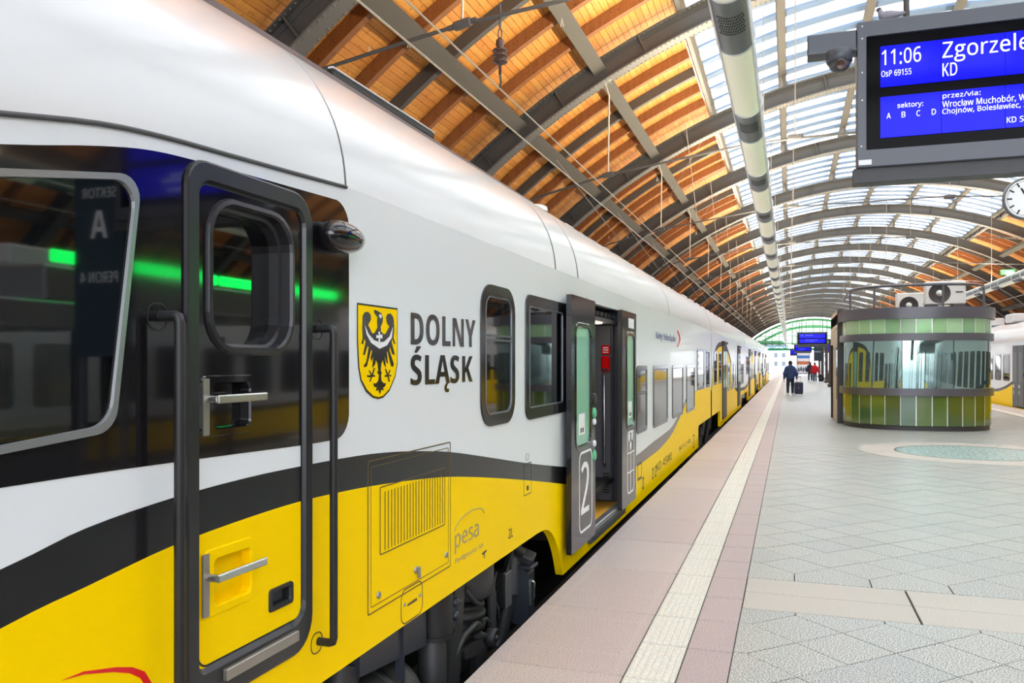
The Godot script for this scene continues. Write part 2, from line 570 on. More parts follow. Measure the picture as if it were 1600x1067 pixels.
func build_ground() -> void:
	var mb := MB.new()
	mb.box(Vector3(3.12, -0.52, -61.0), Vector3(9.44, 1.016, 146.0))
	var floor_ := put("floor", mb.done(), M.joint)
	tag(floor_, "grey and rose stone paved station platform with a ribbed cream guidance strip", "", "", "structure")
	# slabs along the edge, the ribbed tactile tiles, the border tiles
	mb = MB.new()
	mb.bevel(Vector3(0, -0.035, 0), Vector3(0.780, 0.07, 1.111), 0.004)
	var slab := mb.done()
	mb = MB.new()
	mb.bevel(Vector3(0, -0.02, 0), Vector3(0.269, 0.04, 0.554), 0.003)
	for k in 7:
		var x := -0.117 + 0.039 * k
		mb.hexa([Vector3(x - 0.012, 0, 0.274), Vector3(x + 0.012, 0, 0.274), Vector3(x + 0.012, 0, -0.274), Vector3(x - 0.012, 0, -0.274), Vector3(x - 0.007, 0.005, 0.272), Vector3(x + 0.007, 0.005, 0.272), Vector3(x + 0.007, 0.005, -0.272), Vector3(x - 0.007, 0.005, -0.272)])
	var ribbed := mb.done()
	mb = MB.new()
	mb.bevel(Vector3(0, -0.02, 0), Vector3(0.256, 0.04, 0.556), 0.003)
	var border := mb.done()
	for k in range(-12, 114):
		var o := put("edge_slab", slab, [M.slab_rose, M.slab_rose_dark, M.slab_rose_warm][rng.randi() % 3], floor_)
		o.position = V(-1.2445, rng.randf_range(-0.002, 0.001), 4.356 + 1.12 * k + 0.56)
		if k > 10:
			o = put("edge_slab", slab, M.slab_rose, floor_)
			o.position = V(7.46, 0, 4.356 + 1.12 * k + 0.56)
	for k in range(-24, 228):
		var o := put("tactile_tile", ribbed, M.tactile, floor_)
		o.position = V(-0.7115, rng.randf_range(-0.001, 0.001), 4.342 + 0.56 * k + 0.28)
		o = put("border_tile", border, M.border_rose, floor_)
		o.position = V(-0.4415, rng.randf_range(-0.0015, 0.0005), 4.907 + 0.5625 * k + 0.28)
	mb = MB.new()
	for k in range(20, 228):
		mb.box(V(6.92, -0.02, 4.6 + 0.56 * k), Vector3(0.27, 0.04, 0.555))
	tag(part("tactile_strip", mb, M.tactile, floor_), "", "", "", "stuff")
	mb = MB.new()
	# diagonal paving: a band of long beige slabs crosses it
	var spots := []
	for i in range(-1, 25):
		for j in range(-12, 150):
			if posmod(i + j, 2) == 0:
				var x := 0.04 + 0.275 * i
				var s := 4.925 + 0.2825 * j
				if j > 3 and j < 7:
					continue
				spots.append([i, j, x, s, -0.3224 * x + 0.9466 * s])
	spots.sort_custom(func(a, b): return a[4] < b[4])
	var mats := [M.paving_a, M.paving_b, M.paving_c]
	var rest := [MB.new(), MB.new(), MB.new()]
	var shapes := {}
	var made := 0
	for q in spots:
		var i: int = q[0]
		var j: int = q[1]
		var kind := ("l" if i == -1 else "r" if i == 24 else "m") + ("b" if j == 3 else "t" if j == 7 else "m")
		var a := 0.2705
		var b := 0.278
		var poly := PackedVector2Array()
		match kind:
			"mm": poly = pv([-a, 0, 0, -b, a, 0, 0, b])
			"lm": poly = pv([-0.072, -b, 0, -b, a, 0, 0, b, -0.072, b])
			"rm": poly = pv([-a, 0, 0, -b, 0.075, -b, 0.075, b, 0, b])
			"mb": poly = pv([-a, 0, 0, -b, a, 0, a, 0.052, -a, 0.052])
			"mt": poly = pv([-a, 0, -a, -0.237, a, -0.237, a, 0, 0, b])
			"lb": poly = pv([-0.072, -b, 0, -b, a, 0, a, 0.052, -0.072, 0.052])
			"lt": poly = pv([-0.072, -0.237, a, -0.237, a, 0, 0, b, -0.072, b])
			"rb": poly = pv([-a, 0, 0, -b, 0.075, -b, 0.075, 0.052, -a, 0.052])
			"rt": poly = pv([-a, 0, -a, -0.237, 0.075, -0.237, 0.075, b, 0, b])
		var w := rng.randi() % 3
		var flat := Transform3D(Basis(Vector3(1, 0, 0), Vector3(0, 0, -1), Vector3(0, 1, 0)), Vector3.ZERO)
		if made < 296 and seen_at(q[2], q[3]):
			if not shapes.has(kind):
				var one := MB.new()
				one.prism(poly, flat, -0.03, 0.0)
				shapes[kind] = one.done()
			var o := put("paving_tile", shapes[kind], mats[w], floor_)
			o.position = V(q[2], rng.randf_range(-0.0015, 0.0005), q[3])
			made += 1
		else:
			flat.origin = V(q[2], 0, q[3])
			rest[w].prism(poly, flat, -0.02, 0.0)
	for w in 3:
		tag(part("paving_field", rest[w], mats[w], floor_), "", "", "", "stuff")
	mb = MB.new()
	mb.box(V(3.14, -0.02, 90.0), Vector3(6.9, 0.04, 86.0))
	part("paving_bed", mb, M.paving_a, floor_)
	# beige band: rows 5.83..6.24..6.66
	for row in [[5.832, 6.24], [6.246, 6.658]]:
		for q in [[-0.308, 0.81], [0.82, 2.3], [2.31, 3.8], [3.81, 5.3], [5.31, 6.7]]:
			mb = MB.new()
			mb.bevel(V((q[0] + q[1]) / 2, -0.02, (row[0] + row[1]) / 2), Vector3(q[1] - q[0] - 0.004, 0.042, row[1] - row[0] - 0.003), 0.003)
			part("band_slab", mb, M.band_beige, floor_)
	# the round glass roof light let into the floor, in a stone ring
	var c := V(3.2, 0, 17.12)
	for k in 8:
		mb = MB.new()
		var pts := PackedVector2Array()
		for e in 9:
			var u := TAU * (k + e / 8.0 * 0.992) / 8 + 0.3
			pts.append(Vector2(cos(u), sin(u)) * 1.92)
		for e in 9:
			var u := TAU * (k + (8 - e) / 8.0 * 0.992) / 8 + 0.3
			pts.append(Vector2(cos(u), sin(u)) * 1.29)
		mb.prism(pts, Transform3D(Basis(Vector3(1, 0, 0), Vector3(0, 0, -1), Vector3(0, 1, 0)), c), -0.02, 0.004)
		part("ring_slab", mb, M.band_beige, floor_)
	mb = MB.new()
	mb.lathe([Vector2(0.0, -0.01), Vector2(1.27, -0.01), Vector2(1.27, 0.003), Vector2(0, 0.003)], c, Vector3.UP, 48, false)
	part("floor_light", mb, M.disc_glass, floor_, "round green glass floor light")
	mb = MB.new()
	mb.lathe([Vector2(1.265, -0.01), Vector2(1.292, -0.01), Vector2(1.292, 0.006), Vector2(1.265, 0.006)], c, Vector3.UP, 48, false)
	part("metal_rim", mb, M.seam_dark, floor_)
	# platform edge wall under the slabs, track beds
	mb = MB.new()
	mb.box(V(-4.7, -1.32, 61.0), Vector3(11.2, 0.3, 150.0))
	mb.box(V(12.6, -1.32, 61.0), Vector3(10.0, 0.3, 150.0))
	var bed := put("floor", mb.done(), M.ballast)
	tag(bed, "dark stone ballast bed beneath the trains beside the platform", "", "", "structure")
	mb = MB.new()
	mb.box(V(0, -1.7, 260.0), Vector3(500, 0.3, 250.0))
	mb.box(V(0, -1.7, -140.0), Vector3(500, 0.3, 250.0))
	var out := put("floor", mb.done(), M.asphalt)
	tag(out, "pale open ground beyond the ends of the station hall", "", "", "structure")
	var lab := ["rail of the left track nearer the platform, under the near train", "rail of the left track farther from the platform", "rail of the right track nearer the platform, under the far train", "rail of the right track farther from the platform"]
	var n := 0
	for x in [-2.49, -3.99, 8.74, 10.24]:
		mb = MB.new()
		var p := pv([-0.07, 0, 0.07, 0, 0.07, 0.015, 0.012, 0.04, 0.012, 0.12, 0.036, 0.13, 0.036, 0.17, -0.036, 0.17, -0.036, 0.13, -0.012, 0.12, -0.012, 0.04, -0.07, 0.015])
		mb.prism(p, Transform3D(Basis.IDENTITY, Vector3(0, 0, -70)), -70.0, 80.0)
		single("rail", mb, V(x, -1.17, 0), M.rail_rust, lab[n], "rail", "rails of the two tracks")
		n += 1

# ---------------------------------------------------------------- vault
func on_arc(deg: float, r: float, s: float) -> Vector3:
	var a := deg_to_rad(deg)
	return Vector3(XC + r * sin(a), YC + r * cos(a), -s)

func arc_basis(deg: float) -> Basis:
	var a := deg_to_rad(deg)
	return Basis(Vector3(cos(a), -sin(a), 0), Vector3(sin(a), cos(a), 0), Vector3(0, 0, 1))

func build_vault() -> void:
	var roof := Node3D.new()
	roof.name = numbered("ceiling")
	add_child(roof)
	tag(roof, "barrel vaulted hall roof of riveted iron ribs, orange boarding and a long glazed crown", "", "", "structure")
	# one rib, shared
	var mb := MB.new()
	mb.arcbox(RV, RV + 0.025, -65, 65, -0.15, 0.15, 52)
	var flange := mb.done()
	mb = MB.new()
	mb.arcbox(RV + 0.025, RV + 0.395, -65, 65, -0.02, 0.02, 52)
	mb.arcbox(RV + 0.395, RV + 0.42, -65, 65, -0.15, 0.15, 52)
	mb.arcbox(RV + 0.025, RV + 0.10, -65, 65, -0.035, 0.035, 52)
	mb.arcbox(RV + 0.32, RV + 0.395, -65, 65, -0.035, 0.035, 52)
	for k in range(-9, 10):
		mb.box(on_arc(k * 7.0 + 3.5, RV + 0.21, 0), Vector3(0.03, 0.37, 0.26), arc_basis(k * 7.0 + 3.5))
	var web := mb.done()
	var head := SphereMesh.new()
	head.radius = 0.019
	head.height = 0.038
	head.radial_segments = 8
	head.rings = 4
	for k in range(-2, 21):
		var s := S0 + BAY * k
		var rib := put("arch_rib", web, M.iron, roof)
		rib.position = V(0, 0, s)
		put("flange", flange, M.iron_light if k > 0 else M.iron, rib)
		if k >= 0 and k < 8:
			var mm := MultiMesh.new()
			mm.transform_format = MultiMesh.TRANSFORM_3D
			mm.mesh = head
			var n := 0
			mm.instance_count = 4 * 230
			for row in [[-0.115, 0.0], [0.115, 0.0], [-0.115, 0.39], [0.115, 0.39]]:
				for e in 230:
					var p := on_arc(-54 + 80.0 * e / 230.0, RV + row[1], 0)
					mm.set_instance_transform(n, Transform3D(Basis.IDENTITY, p + Vector3(0, 0, row[0])))
					n += 1
			var rv := MultiMeshInstance3D.new()
			rv.name = "rivets"
			rv.multimesh = mm
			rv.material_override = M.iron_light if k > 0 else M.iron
			rib.add_child(rv, true)
			rv.set_meta("kind", "stuff")
		# posts carrying the lantern
		for e in 5:
			var f := -14.0 + 7.0 * e
			mb = MB.new()
			mb.box(on_arc(f, RV + 0.58, 0), Vector3(0.10, 0.32, 0.10), arc_basis(f))
			mb.box(on_arc(f, RV + 0.44, 0), Vector3(0.2, 0.03, 0.2), arc_basis(f))
			var o := put("lantern_post", mb.done(), M.iron_light, roof)
			o.position = V(0, 0, s)
	# purlins, rafters
	mb = MB.new()
	mb.box(Vector3.ZERO, Vector3(0.25, 0.02, BAY - 0.06))
	mb.box(Vector3(0, 0.09, 0), Vector3(0.02, 0.16, BAY - 0.06))
	mb.box(Vector3(0, 0.18, 0), Vector3(0.2, 0.02, BAY - 0.06))
	var purlin := mb.done()
	mb = MB.new()
	mb.bevel(Vector3.ZERO, Vector3(0.17, 0.16, BAY - 0.02), 0.01)
	var beam := mb.done()
	mb = MB.new()
	mb.arcbox(RV + 0.43, RV + 0.63, -51, -21.6, -0.06, 0.06, 22)
	var raft_l := mb.done()
	mb = MB.new()
	mb.arcbox(RV + 0.43, RV + 0.63, 21.6, 51, -0.06, 0.06, 22)
	var raft_r := mb.done()
	mb = MB.new()
	mb.arcbox(RV + 0.92, RV + 0.98, -21.6, 21.6, -0.15, 0.15, 18)
	var bar := mb.done()
	for k in range(-2, 20):
		var s := S0 + BAY * (k + 0.5)
		for f in [-49, -42, -35, -28, 28, 35, 42, 49]:
			var o := put("purlin", purlin, M.iron_purlin, roof)
			o.transform = Transform3D(arc_basis(f), on_arc(f, RV + 0.22, s))
		for e in 7:
			var f := -21.0 + 7.0 * e
			var o := put("roof_beam", beam, M.iron_purlin, roof)
			o.transform = Transform3D(arc_basis(f), on_arc(f, RV + 0.82, s))
		for e in range(1, 6):
			for side in [raft_l, raft_r]:
				var o := put("steel_rafter" if e == 3 else "timber_rafter", side, M.iron if e == 3 else M.rafter_wood, roof)
				o.position = V(0, 0, S0 + BAY * k + 1.1 * e)
		for e in 7:
			var o := put("glazing_bar", bar, M.bar_blue, roof)
			o.position = V(0, 0, S0 + BAY * k + BAY * (e + 0.5) / 7.0)
	# boards
	var step := 0.445
	mb = MB.new()
	mb.bevel(Vector3.ZERO, Vector3(0.1115, 0.024, BAY - 0.008), 0.004)
	var board := mb.done()
	var woods := [M.wood_a, M.wood_b, M.wood_c, M.wood_d]
	var rest := [MB.new(), MB.new(), MB.new(), MB.new()]
	for k in range(-2, 20):
		var s := S0 + BAY * (k + 0.5)
		for side in [-1, 1]:
			for e in 66:
				var f: float = side * (21.6 + step * e)
				var w := rng.randi() % 4
				if side < 0 and k >= 0 and k < 7 and e < 42:
					var o := put("board", board, woods[w], roof)
					o.transform = Transform3D(arc_basis(f), on_arc(f, RV + 0.645, s))
				else:
					rest[w].box(on_arc(f, RV + 0.645, s), Vector3(0.1115, 0.024, BAY - 0.008), arc_basis(f))
	for w in 4:
		tag(part("boarding", rest[w], woods[w], roof), "", "", "", "stuff")
	mb = MB.new()
	mb.arcbox(RV + 0.68, RV + 0.74, -51, -21.2, -133.8, 11.5, 30)
	mb.arcbox(RV + 0.68, RV + 0.74, 21.2, 51, -133.8, 11.5, 30)
	part("roof_deck", mb, M.deck_dark, roof)
	# glass of the crown
	mb = MB.new()
	mb.box(Vector3.ZERO, Vector3(1.86, 0.012, BAY / 7.0 - 0.02))
	var pane := mb.done()
	mb = MB.new()
	for k in range(-2, 20):
		for e in 7:
			for g in 6:
				var f := -17.5 + 7.0 * g
				var p := on_arc(f, RV + 0.955, S0 + BAY * k + BAY * (e + 1.0) / 7.0)
				if k >= 2 and k < 9:
					var o := put("pane", pane, M.roof_glass, roof)
					o.transform = Transform3D(arc_basis(f), p)
				else:
					mb.box(p, Vector3(1.86, 0.012, BAY / 7.0 - 0.02), arc_basis(f))
	tag(part("glazing", mb, M.roof_glass, roof), "", "", "", "stuff")
	# the low upright lattice and glass at both sides of the crown
	for k in range(-2, 20):
		for f in [-21.3, 21.3]:
			mb = MB.new()
			for e in 12:
				var za := S0 + BAY * k + BAY * e / 12.0
				var zb := S0 + BAY * k + BAY * (e + 1) / 12.0
				var lo := RV + 0.46
				var hi := RV + 0.90
				var p := on_arc(f, lo if e % 2 == 0 else hi, za)
				var q := on_arc(f, hi if e % 2 == 0 else lo, zb)
				mb.tube([p, q], 0.035, 4, false)
			mb.box(on_arc(f, RV + 0.45, S0 + BAY * (k + 0.5)), Vector3(0.08, 0.05, BAY), arc_basis(f))
			mb.box(on_arc(f, RV + 0.92, S0 + BAY * (k + 0.5)), Vector3(0.08, 0.05, BAY), arc_basis(f))
			part("lattice_girder", mb, M.iron_light, roof)
			mb = MB.new()
			mb.box(on_arc(f * 1.012, RV + 0.7, S0 + BAY * (k + 0.5)), Vector3(0.012, 0.5, BAY - 0.02), arc_basis(f))
			part("side_pane", mb, M.clear_glass, roof)
	# side walls from the springing to the ground
	for q in [["wall_left", -10.15], ["wall_right", 17.15]]:
		mb = MB.new()
		mb.box(V(q[1], -0.4, 61.0), Vector3(0.5, 1.9 if q[1] < 0.0 else 4.4, 147.0))
		var o := put(q[0], mb.done(), M.plaster)
		tag(o, "low pale plastered wall under the foot of the hall roof", "", "", "structure")

# ---------------------------------------------------------------- far gable
func build_gable() -> void:
	var s := 134.2
	var mb := MB.new()
	mb.arcbox(RV - 0.5, RV - 0.2, -50, 50, -s - 0.15, -s + 0.15, 40)
	mb.box(V(XC, 3.62, s), Vector3(22.0, 0.35, 0.35))
	mb.box(V(XC, 4.5, s), Vector3(20.6, 0.16, 0.2))
	var wall := put("wall_far", mb.done(), M.green_steel)
	tag(wall, "green steel and glass gable screen closing the far end of the hall", "", "", "structure")
	for k in range(-10, 11):
		var x := XC + 1.0 * k
		var top := YC + sqrt(pow(RV - 0.4, 2.0) - pow(x - XC, 2.0))
		if top > 3.8:
			mb = MB.new()
			mb.box(V(x, (3.6 + top) / 2, s), Vector3(0.09, top - 3.6, 0.14))
			part("mullion", mb, M.green_steel, wall)
			for e in 3:
				var y0 := 4.58 + 1.25 * e
				var y1 := minf(y0 + 1.2, YC + sqrt(maxf(0.0, pow(RV - 0.45, 2.0) - pow(x + 0.5 - XC, 2.0))))
				if y1 > y0 + 0.1:
					mb = MB.new()
					mb.box(V(x + 0.5, (y0 + y1) / 2, s), Vector3(0.9, y1 - y0, 0.02))
					part("pane", mb, M.gable_glass, wall)
	for y in [5.75, 7.0]:
		var w := sqrt(pow(RV - 0.4, 2.0) - pow(y - YC, 2.0))
		mb = MB.new()
		mb.box(V(XC, y, s), Vector3(2 * w, 0.1, 0.12))
		part("transom", mb, M.green_steel, wall)
	for k in range(-10, 10):
		mb = MB.new()
		mb.tube([V(XC + k, 3.7, s), V(XC + k + 1, 4.45, s)] if k % 2 == 0 else [V(XC + k, 4.45, s), V(XC + k + 1, 3.7, s)], 0.05, 4, false)
		part("truss_bar", mb, M.green_steel, wall)
	mb = MB.new()
	mb.arcbox(RV - 1.55, RV - 1.2, -48, 48, -s - 0.9, -s - 0.5, 40)
	part("white_arch", mb, M.white_film, wall, "white curved beam of the gable")

# ---------------------------------------------------------------- trains
# Pieces of an outline with rectangular holes taken out.
func pierced(poly: PackedVector2Array, holes: Array) -> Array:
	var pieces := [poly]
	for h in holes:
		var next := []
		for p in pieces:
			for r in [[-90, -90, h[0], 90], [h[2], -90, 190, 90], [h[0], -90, h[2], h[1]], [h[0], h[3], h[2], 90]]:
				next.append_array(Geometry2D.intersect_polygons(p, pv([r[0], r[1], r[2], r[1], r[2], r[3], r[0], r[3]])))
		pieces = next
	return pieces

func film(called: String, a: Array, holes: Array, m: Material, parent: Node3D, z0 := 0.0005, z1 := 0.0018, t := tside()) -> void:
	var mb := MB.new()
	var poly := pv(a) if not (a[0] is PackedVector2Array) else a[0] as PackedVector2Array
	for p in pierced(poly, holes):
		mb.prism(p, t, z0, z1)
	part(called, mb, m, parent)

func flat_mb(poly: PackedVector2Array, z0: float, z1: float, t := tside()) -> MB:
	var mb := MB.new()
	mb.prism(poly, t, z0, z1)
	return mb

func ring_mb(outer: PackedVector2Array, inner: PackedVector2Array, prof: Array, t := tside()) -> MB:
	var mb := MB.new()
	mb.ring(outer, inner, t, prof)
	return mb

func smooth_line(a: Array, n := 4) -> PackedVector2Array:     # a soft curve through points
	var p := pv(a)
	var out := PackedVector2Array()
	for i in p.size() - 1:
		for k in n:
			out.append(p[i].cubic_interpolate(p[i + 1], p[maxi(i - 1, 0)], p[mini(i + 2, p.size() - 1)], float(k) / n))
	out.append(p[p.size() - 1])
	return out

func band(upper: PackedVector2Array, lower: PackedVector2Array) -> PackedVector2Array:
	var out := upper.duplicate()
	var l := lower.duplicate()
	l.reverse()
	out.append_array(l)
	return out

func line_ring(called: String, x0: float, y0: float, x1: float, y1: float, r: float, w: float, m: Material, parent: Node3D, z := 0.0026, t := tside()) -> void:
	part(called, ring_mb(rrect(x0, y0, x1, y1, r), rrect(x0 + w, y0 + w, x1 - w, y1 - w, maxf(r - w, 0.004)), [Vector2(0, 0.001), Vector2(0, z), Vector2(1, z), Vector2(1, 0.001)], t), m, parent)

func train_window(root: Node3D, x0: float, y0: float, x1: float, y1: float, r: float, w: float, t := tside(), split := 0.0, right := 0.0, frame: Material = null) -> void:
	var outer := rrect(x0, y0, x1, y1, r)
	var inner := rrect(x0 + w, y0 + w, x1 - w - right, y1 - w, maxf(r - w, 0.03))
	var f := part("window", ring_mb(outer, inner, [Vector2(0, 0.0), Vector2(0.02, 0.010), Vector2(0.95, 0.010), Vector2(1, 0.003)], t), frame if frame else M.black_film, root)
	part("pane", flat_mb(rrect(x0 + w - 0.005, y0 + w - 0.005, x1 - w - right + 0.005, y1 - w + 0.005, maxf(r - w, 0.03)), 0.001, 0.004, t), M.dark_glass, f)
	part("trim", ring_mb(rrect(x0 + w - 0.006, y0 + w - 0.006, x1 - w - right + 0.006, y1 - w + 0.006, maxf(r - w, 0.03)), rrect(x0 + w + 0.006, y0 + w + 0.006, x1 - w - right - 0.006, y1 - w - 0.006, maxf(r - w - 0.01, 0.02)), [Vector2(0, 0.005), Vector2(0.2, 0.013), Vector2(0.8, 0.013), Vector2(1, 0.004)], t), M.frame_grey, f)
	if split > 0.0:
		for e in [-0.014, 0.014]:
			part("sash_bar", flat_mb(pv([x0 + w, split + e - 0.006, x1 - w - right, split + e - 0.006, x1 - w - right, split + e + 0.006, x0 + w, split + e + 0.006]), 0.003, 0.014, t), M.frame_grey, f)

const ROOF := [[1.80, 2.45], [1.815, 2.58], [1.86, 2.74], [1.95, 2.905], [2.06, 3.03], [2.17, 3.115], [2.30, 3.20], [2.50, 3.30], [2.85, 3.39], [3.24, 3.42]]

func roof_loft(stations: Array, cx: float, mirror := false) -> MB:     # stations: [s, y of the foot, y of the crown]
	var mb := MB.new()
	var rows := []
	var flat := []
	for p in ROOF:
		flat.append_array(p)
	var soft := smooth_line(flat, 3)
	var m := soft.size()
	for q in stations:
		var row := []
		for k in m * 2 - 1:
			var e: int = k if k < m else m * 2 - 2 - k
			var off: float = 3.24 - soft[e].x
			var y: float = q[1] + (soft[e].y - 2.45) * (q[2] - q[1]) / 0.97
			row.append(V(cx + (off if k < m else -off), y, q[0]))
		rows.append(row)
	mb.smooth(true)
	for i in rows.size() - 1:
		for k in rows[i].size() - 1:
			var mid: Vector3 = (rows[i][k] + rows[i + 1][k + 1]) / 2.0
			mb.quad(rows[i][k], rows[i][k + 1], rows[i + 1][k + 1], rows[i + 1][k], mid - V(cx, 1.4, -mid.z))
	mb.smooth(false)
	for i in [0, rows.size() - 1]:
		for k in range(1, rows[i].size() - 1):
			mb.tri(rows[i][0], rows[i][k], rows[i][k + 1], Vector3(0, 0, 1 if i == 0 else -1))
	return mb

func bogie(root: Node3D, cx: float, s0: float, s1: float) -> void:
	var b := MB.new()
	for x in [-0.95, 0.95]:
		b.bevel(V(cx + x, -0.42, (s0 + s1) / 2), Vector3(0.16, 0.26, s1 - s0), 0.03)
	b.bevel(V(cx, -0.40, (s0 + s1) / 2), Vector3(2.0, 0.3, 0.5), 0.03)
	var f := part("bogie", b, M.bogie_dark, root)
	for s in [s0 + 0.55, s1 - 0.55]:
		for x in [-0.75, 0.75]:
			b = MB.new()
			b.lathe([Vector2(0.0, -0.07), Vector2(0.20, -0.07), Vector2(0.34, -0.04), Vector2(0.40, -0.06), Vector2(0.42, -0.06), Vector2(0.42, 0.06), Vector2(0.40, 0.06), Vector2(0.34, 0.03), Vector2(0.12, 0.09), Vector2(0, 0.09)], V(cx + x, -0.58, s), Vector3(signf(x), 0, 0), 28)
			part("wheel", b, M.bogie_grey, f)
			b = MB.new()
			b.bevel(V(cx + x * 1.3, -0.55, s), Vector3(0.2, 0.28, 0.3), 0.03)
			part("axle_box", b, M.bogie_grey, f)
	for s in [s0 + 0.35, (s0 + s1) / 2, s1 - 0.35]:
		for x in [-1.12, 1.12]:
			b = MB.new()
			b.tube([V(cx + x, -0.5, s), V(cx + x * 1.06, -0.1, s + 0.12)], 0.06, 10)
			b.tube([V(cx + x * 1.06, -0.1, s + 0.12), V(cx + x * 1.08, 0.25, s + 0.2)], 0.085, 10)
			part("damper", b, M.bogie_grey, f)

func build_near_train() -> void:
	var cx := -3.24
	var root := thing("train", V(cx, -1.0, 0), "long white, yellow and black train with one open door at the left platform edge", "train")
	var poc1 := [2.225, 1.475, 2.413, 1.63]
	var poc2 := [2.225, 0.888, 2.42, 1.048]
	var poc3 := [2.537, 0.795, 2.655, 0.852]
	var way := [7.487, 0.0, 9.163, 2.27]
	var holes := [[2.197, 1.797, 2.655, 2.18], [2.255, 1.739, 2.597, 2.238], [2.227, 1.769, 2.625, 2.208], poc1, poc2, poc3, way]
	var crease := []
	var flat := []
	for q in [[-1.6, 1.2], [-0.5, 1.72], [0.3, 2.02], [1.0, 2.21], [1.456, 2.302], [1.742, 2.358], [1.982, 2.385], [2.276, 2.403], [2.645, 2.425], [3.07, 2.452]]:
		flat.append_array(q)
	for p in smooth_line(flat, 3):
		crease.append([p.x, p.y])
	# ---- shell of the first car
	var shell := PackedVector2Array([Vector2(-1.6, 0.385), Vector2(5.85, 0.405)])
	var arch := smooth_line([5.85, 0.405, 6.12, 0.385, 6.32, 0.29, 6.48, 0.12, 6.60, -0.09], 3)
	for p in arch:
		if p.x > 5.9:
			shell.append(p)
	shell.append_array(pv([17.36, -0.09, 17.36, 0.30, 17.44, 0.36, 20.22, 0.36, 20.22, 2.45]))
	for k in range(crease.size() - 1, -1, -1):
		shell.append(Vector2(crease[k][0], crease[k][1]))
	var mb := MB.new()
	for p in pierced(shell, holes):
		mb.prism(p, tside(), -0.06, 0.0)
	mb.box(V(-4.65, 1.2, 9.3), Vector3(0.06, 2.5, 21.8))
	part("side_wall", mb, M.white_paint, root)
	# ---- livery
	var top_of_dark := smooth_line([-1.6, 0.55, 0.0, 0.93, 0.8, 1.09, 1.456, 1.199, 1.71, 1.250, 2.036, 1.280, 2.4, 1.293, 2.731, 1.293, 3.068, 1.288, 3.355, 1.277, 3.689, 1.251, 4.174, 1.197, 4.781, 1.101, 5.565, 0.972, 6.2, 0.875, 6.826, 0.785, 7.487, 0.69])
	var foot_of_dark := smooth_line([-1.6, 0.42, -0.8, 0.55, 0.0, 0.74, 0.8, 0.93, 1.456, 1.057, 1.71, 1.092, 2.036, 1.133, 2.4, 1.152, 2.731, 1.157, 3.068, 1.146, 3.355, 1.130, 3.689, 1.105, 4.174, 1.058, 4.781, 0.972, 5.565, 0.848, 6.2, 0.742, 6.826, 0.635, 7.487, 0.53])
	film("dark_stripe", [band(top_of_dark, foot_of_dark)], holes, M.stripe_dark, root)
	var low := pv([-1.6, 0.3835, 5.85, 0.4035])
	for p in arch:
		if p.x > 5.9:
			low.append(p + Vector2(-0.0015, -0.0015))
	low.append(Vector2(7.487, -0.0915))
	film("yellow_field", [band(foot_of_dark, low)], holes, M.yellow_paint, root, -0.062)
	var top_b := smooth_line([7.487, 0.69, 8.3, 0.60, 9.163, 0.545, 10.06, 0.53, 11.34, 0.575, 12.4, 0.60, 13.4, 0.655, 14.6, 0.87, 15.3, 1.03, 16.3, 1.10, 20.22, 1.10])
	var foot_b := smooth_line([7.487, 0.53, 8.3, 0.46, 9.163, 0.415, 10.06, 0.395, 11.0, 0.40, 12.0, 0.42, 13.2, 0.515, 14.2, 0.70, 15.1, 0.92, 16.2, 1.085, 20.22, 1.095])
	film("dark_stripe", [band(top_b, foot_b)], holes, M.stripe_dark, root)
	film("yellow_field", [band(foot_b, pv([7.487, -0.0915, 17.3615, -0.0915, 17.3615, 0.2985, 17.441, 0.3585, 20.22, 0.3585]))], holes, M.yellow_paint, root, -0.062)
	var bt := smooth_line([-1.2, 1.35, -0.4, 1.72, 0.4, 1.98, 1.0, 2.13, 1.456, 2.224, 1.742, 2.292, 1.95, 2.330, 2.2, 2.347, 2.55, 2.362, 2.96, 2.378])
	var bb := smooth_line([-1.2, 1.3, 0.2, 1.385, 1.456, 1.396, 2.15, 1.387, 2.73, 1.374, 2.96, 1.374])
	var dark := bt.duplicate()
	for k in 6:
		dark.append(Vector2(2.985, 2.27) + Vector2(sin(PI / 12 * k + 0.1), cos(PI / 12 * k + 0.1)) * Vector2(0.11, 0.11))
	for k in 6:
		dark.append(Vector2(2.985, 1.484) + Vector2(cos(PI / 12 * k + 0.1), -sin(PI / 12 * k + 0.1)) * Vector2(0.11, 0.11))
	bb.reverse()
	dark.append_array(bb)
	film("black_window_band", [dark], holes, M.black_gloss, root)
	film("red_swoosh", [1.629, 0.868, 1.70, 0.858, 1.80, 0.828, 1.86, 0.803, 1.90, 0.775, 1.93, 0.73, 1.953, 0.73, 1.918, 0.787, 1.87, 0.817, 1.81, 0.838, 1.70, 0.866], [], M.red_film, root, 0.002, 0.0032)
	# ---- roof
	var st := []
	for c in crease:
		var crown := 3.42
		if c[0] < 1.5:
			crown = 3.42 - 0.55 * pow((1.5 - c[0]) / 2.2, 2.2)
		st.append([c[0], c[1], maxf(crown, c[1] + 0.3)])
	st[-1][0] = 3.062
	part("cab_roof", roof_loft(st, cx), M.roof_paint, root)
	part("roof", roof_loft([[3.078, 2.45, 3.42], [6.36, 2.45, 3.42]], cx), M.roof_paint, root)
	part("roof", roof_loft([[6.40, 2.45, 3.42], [7.1, 2.45, 3.42]], cx), M.roof_paint, root)
	part("roof", roof_loft([[7.14, 2.45, 3.42], [13.0, 2.45, 3.42]], cx), M.roof_paint, root)
	part("roof", roof_loft([[13.04, 2.45, 3.42], [20.2, 2.45, 3.42]], cx), M.roof_paint, root)
	part("roof_joint", roof_loft([[3.05, 2.45, 3.405], [20.1, 2.45, 3.405]], cx), M.seam_dark, root)
	mb = MB.new()
	var line := []
	for c in crease:
		if c[0] > -0.6:
			line.append(V(-1.797, c[1] - 0.004, c[0]))
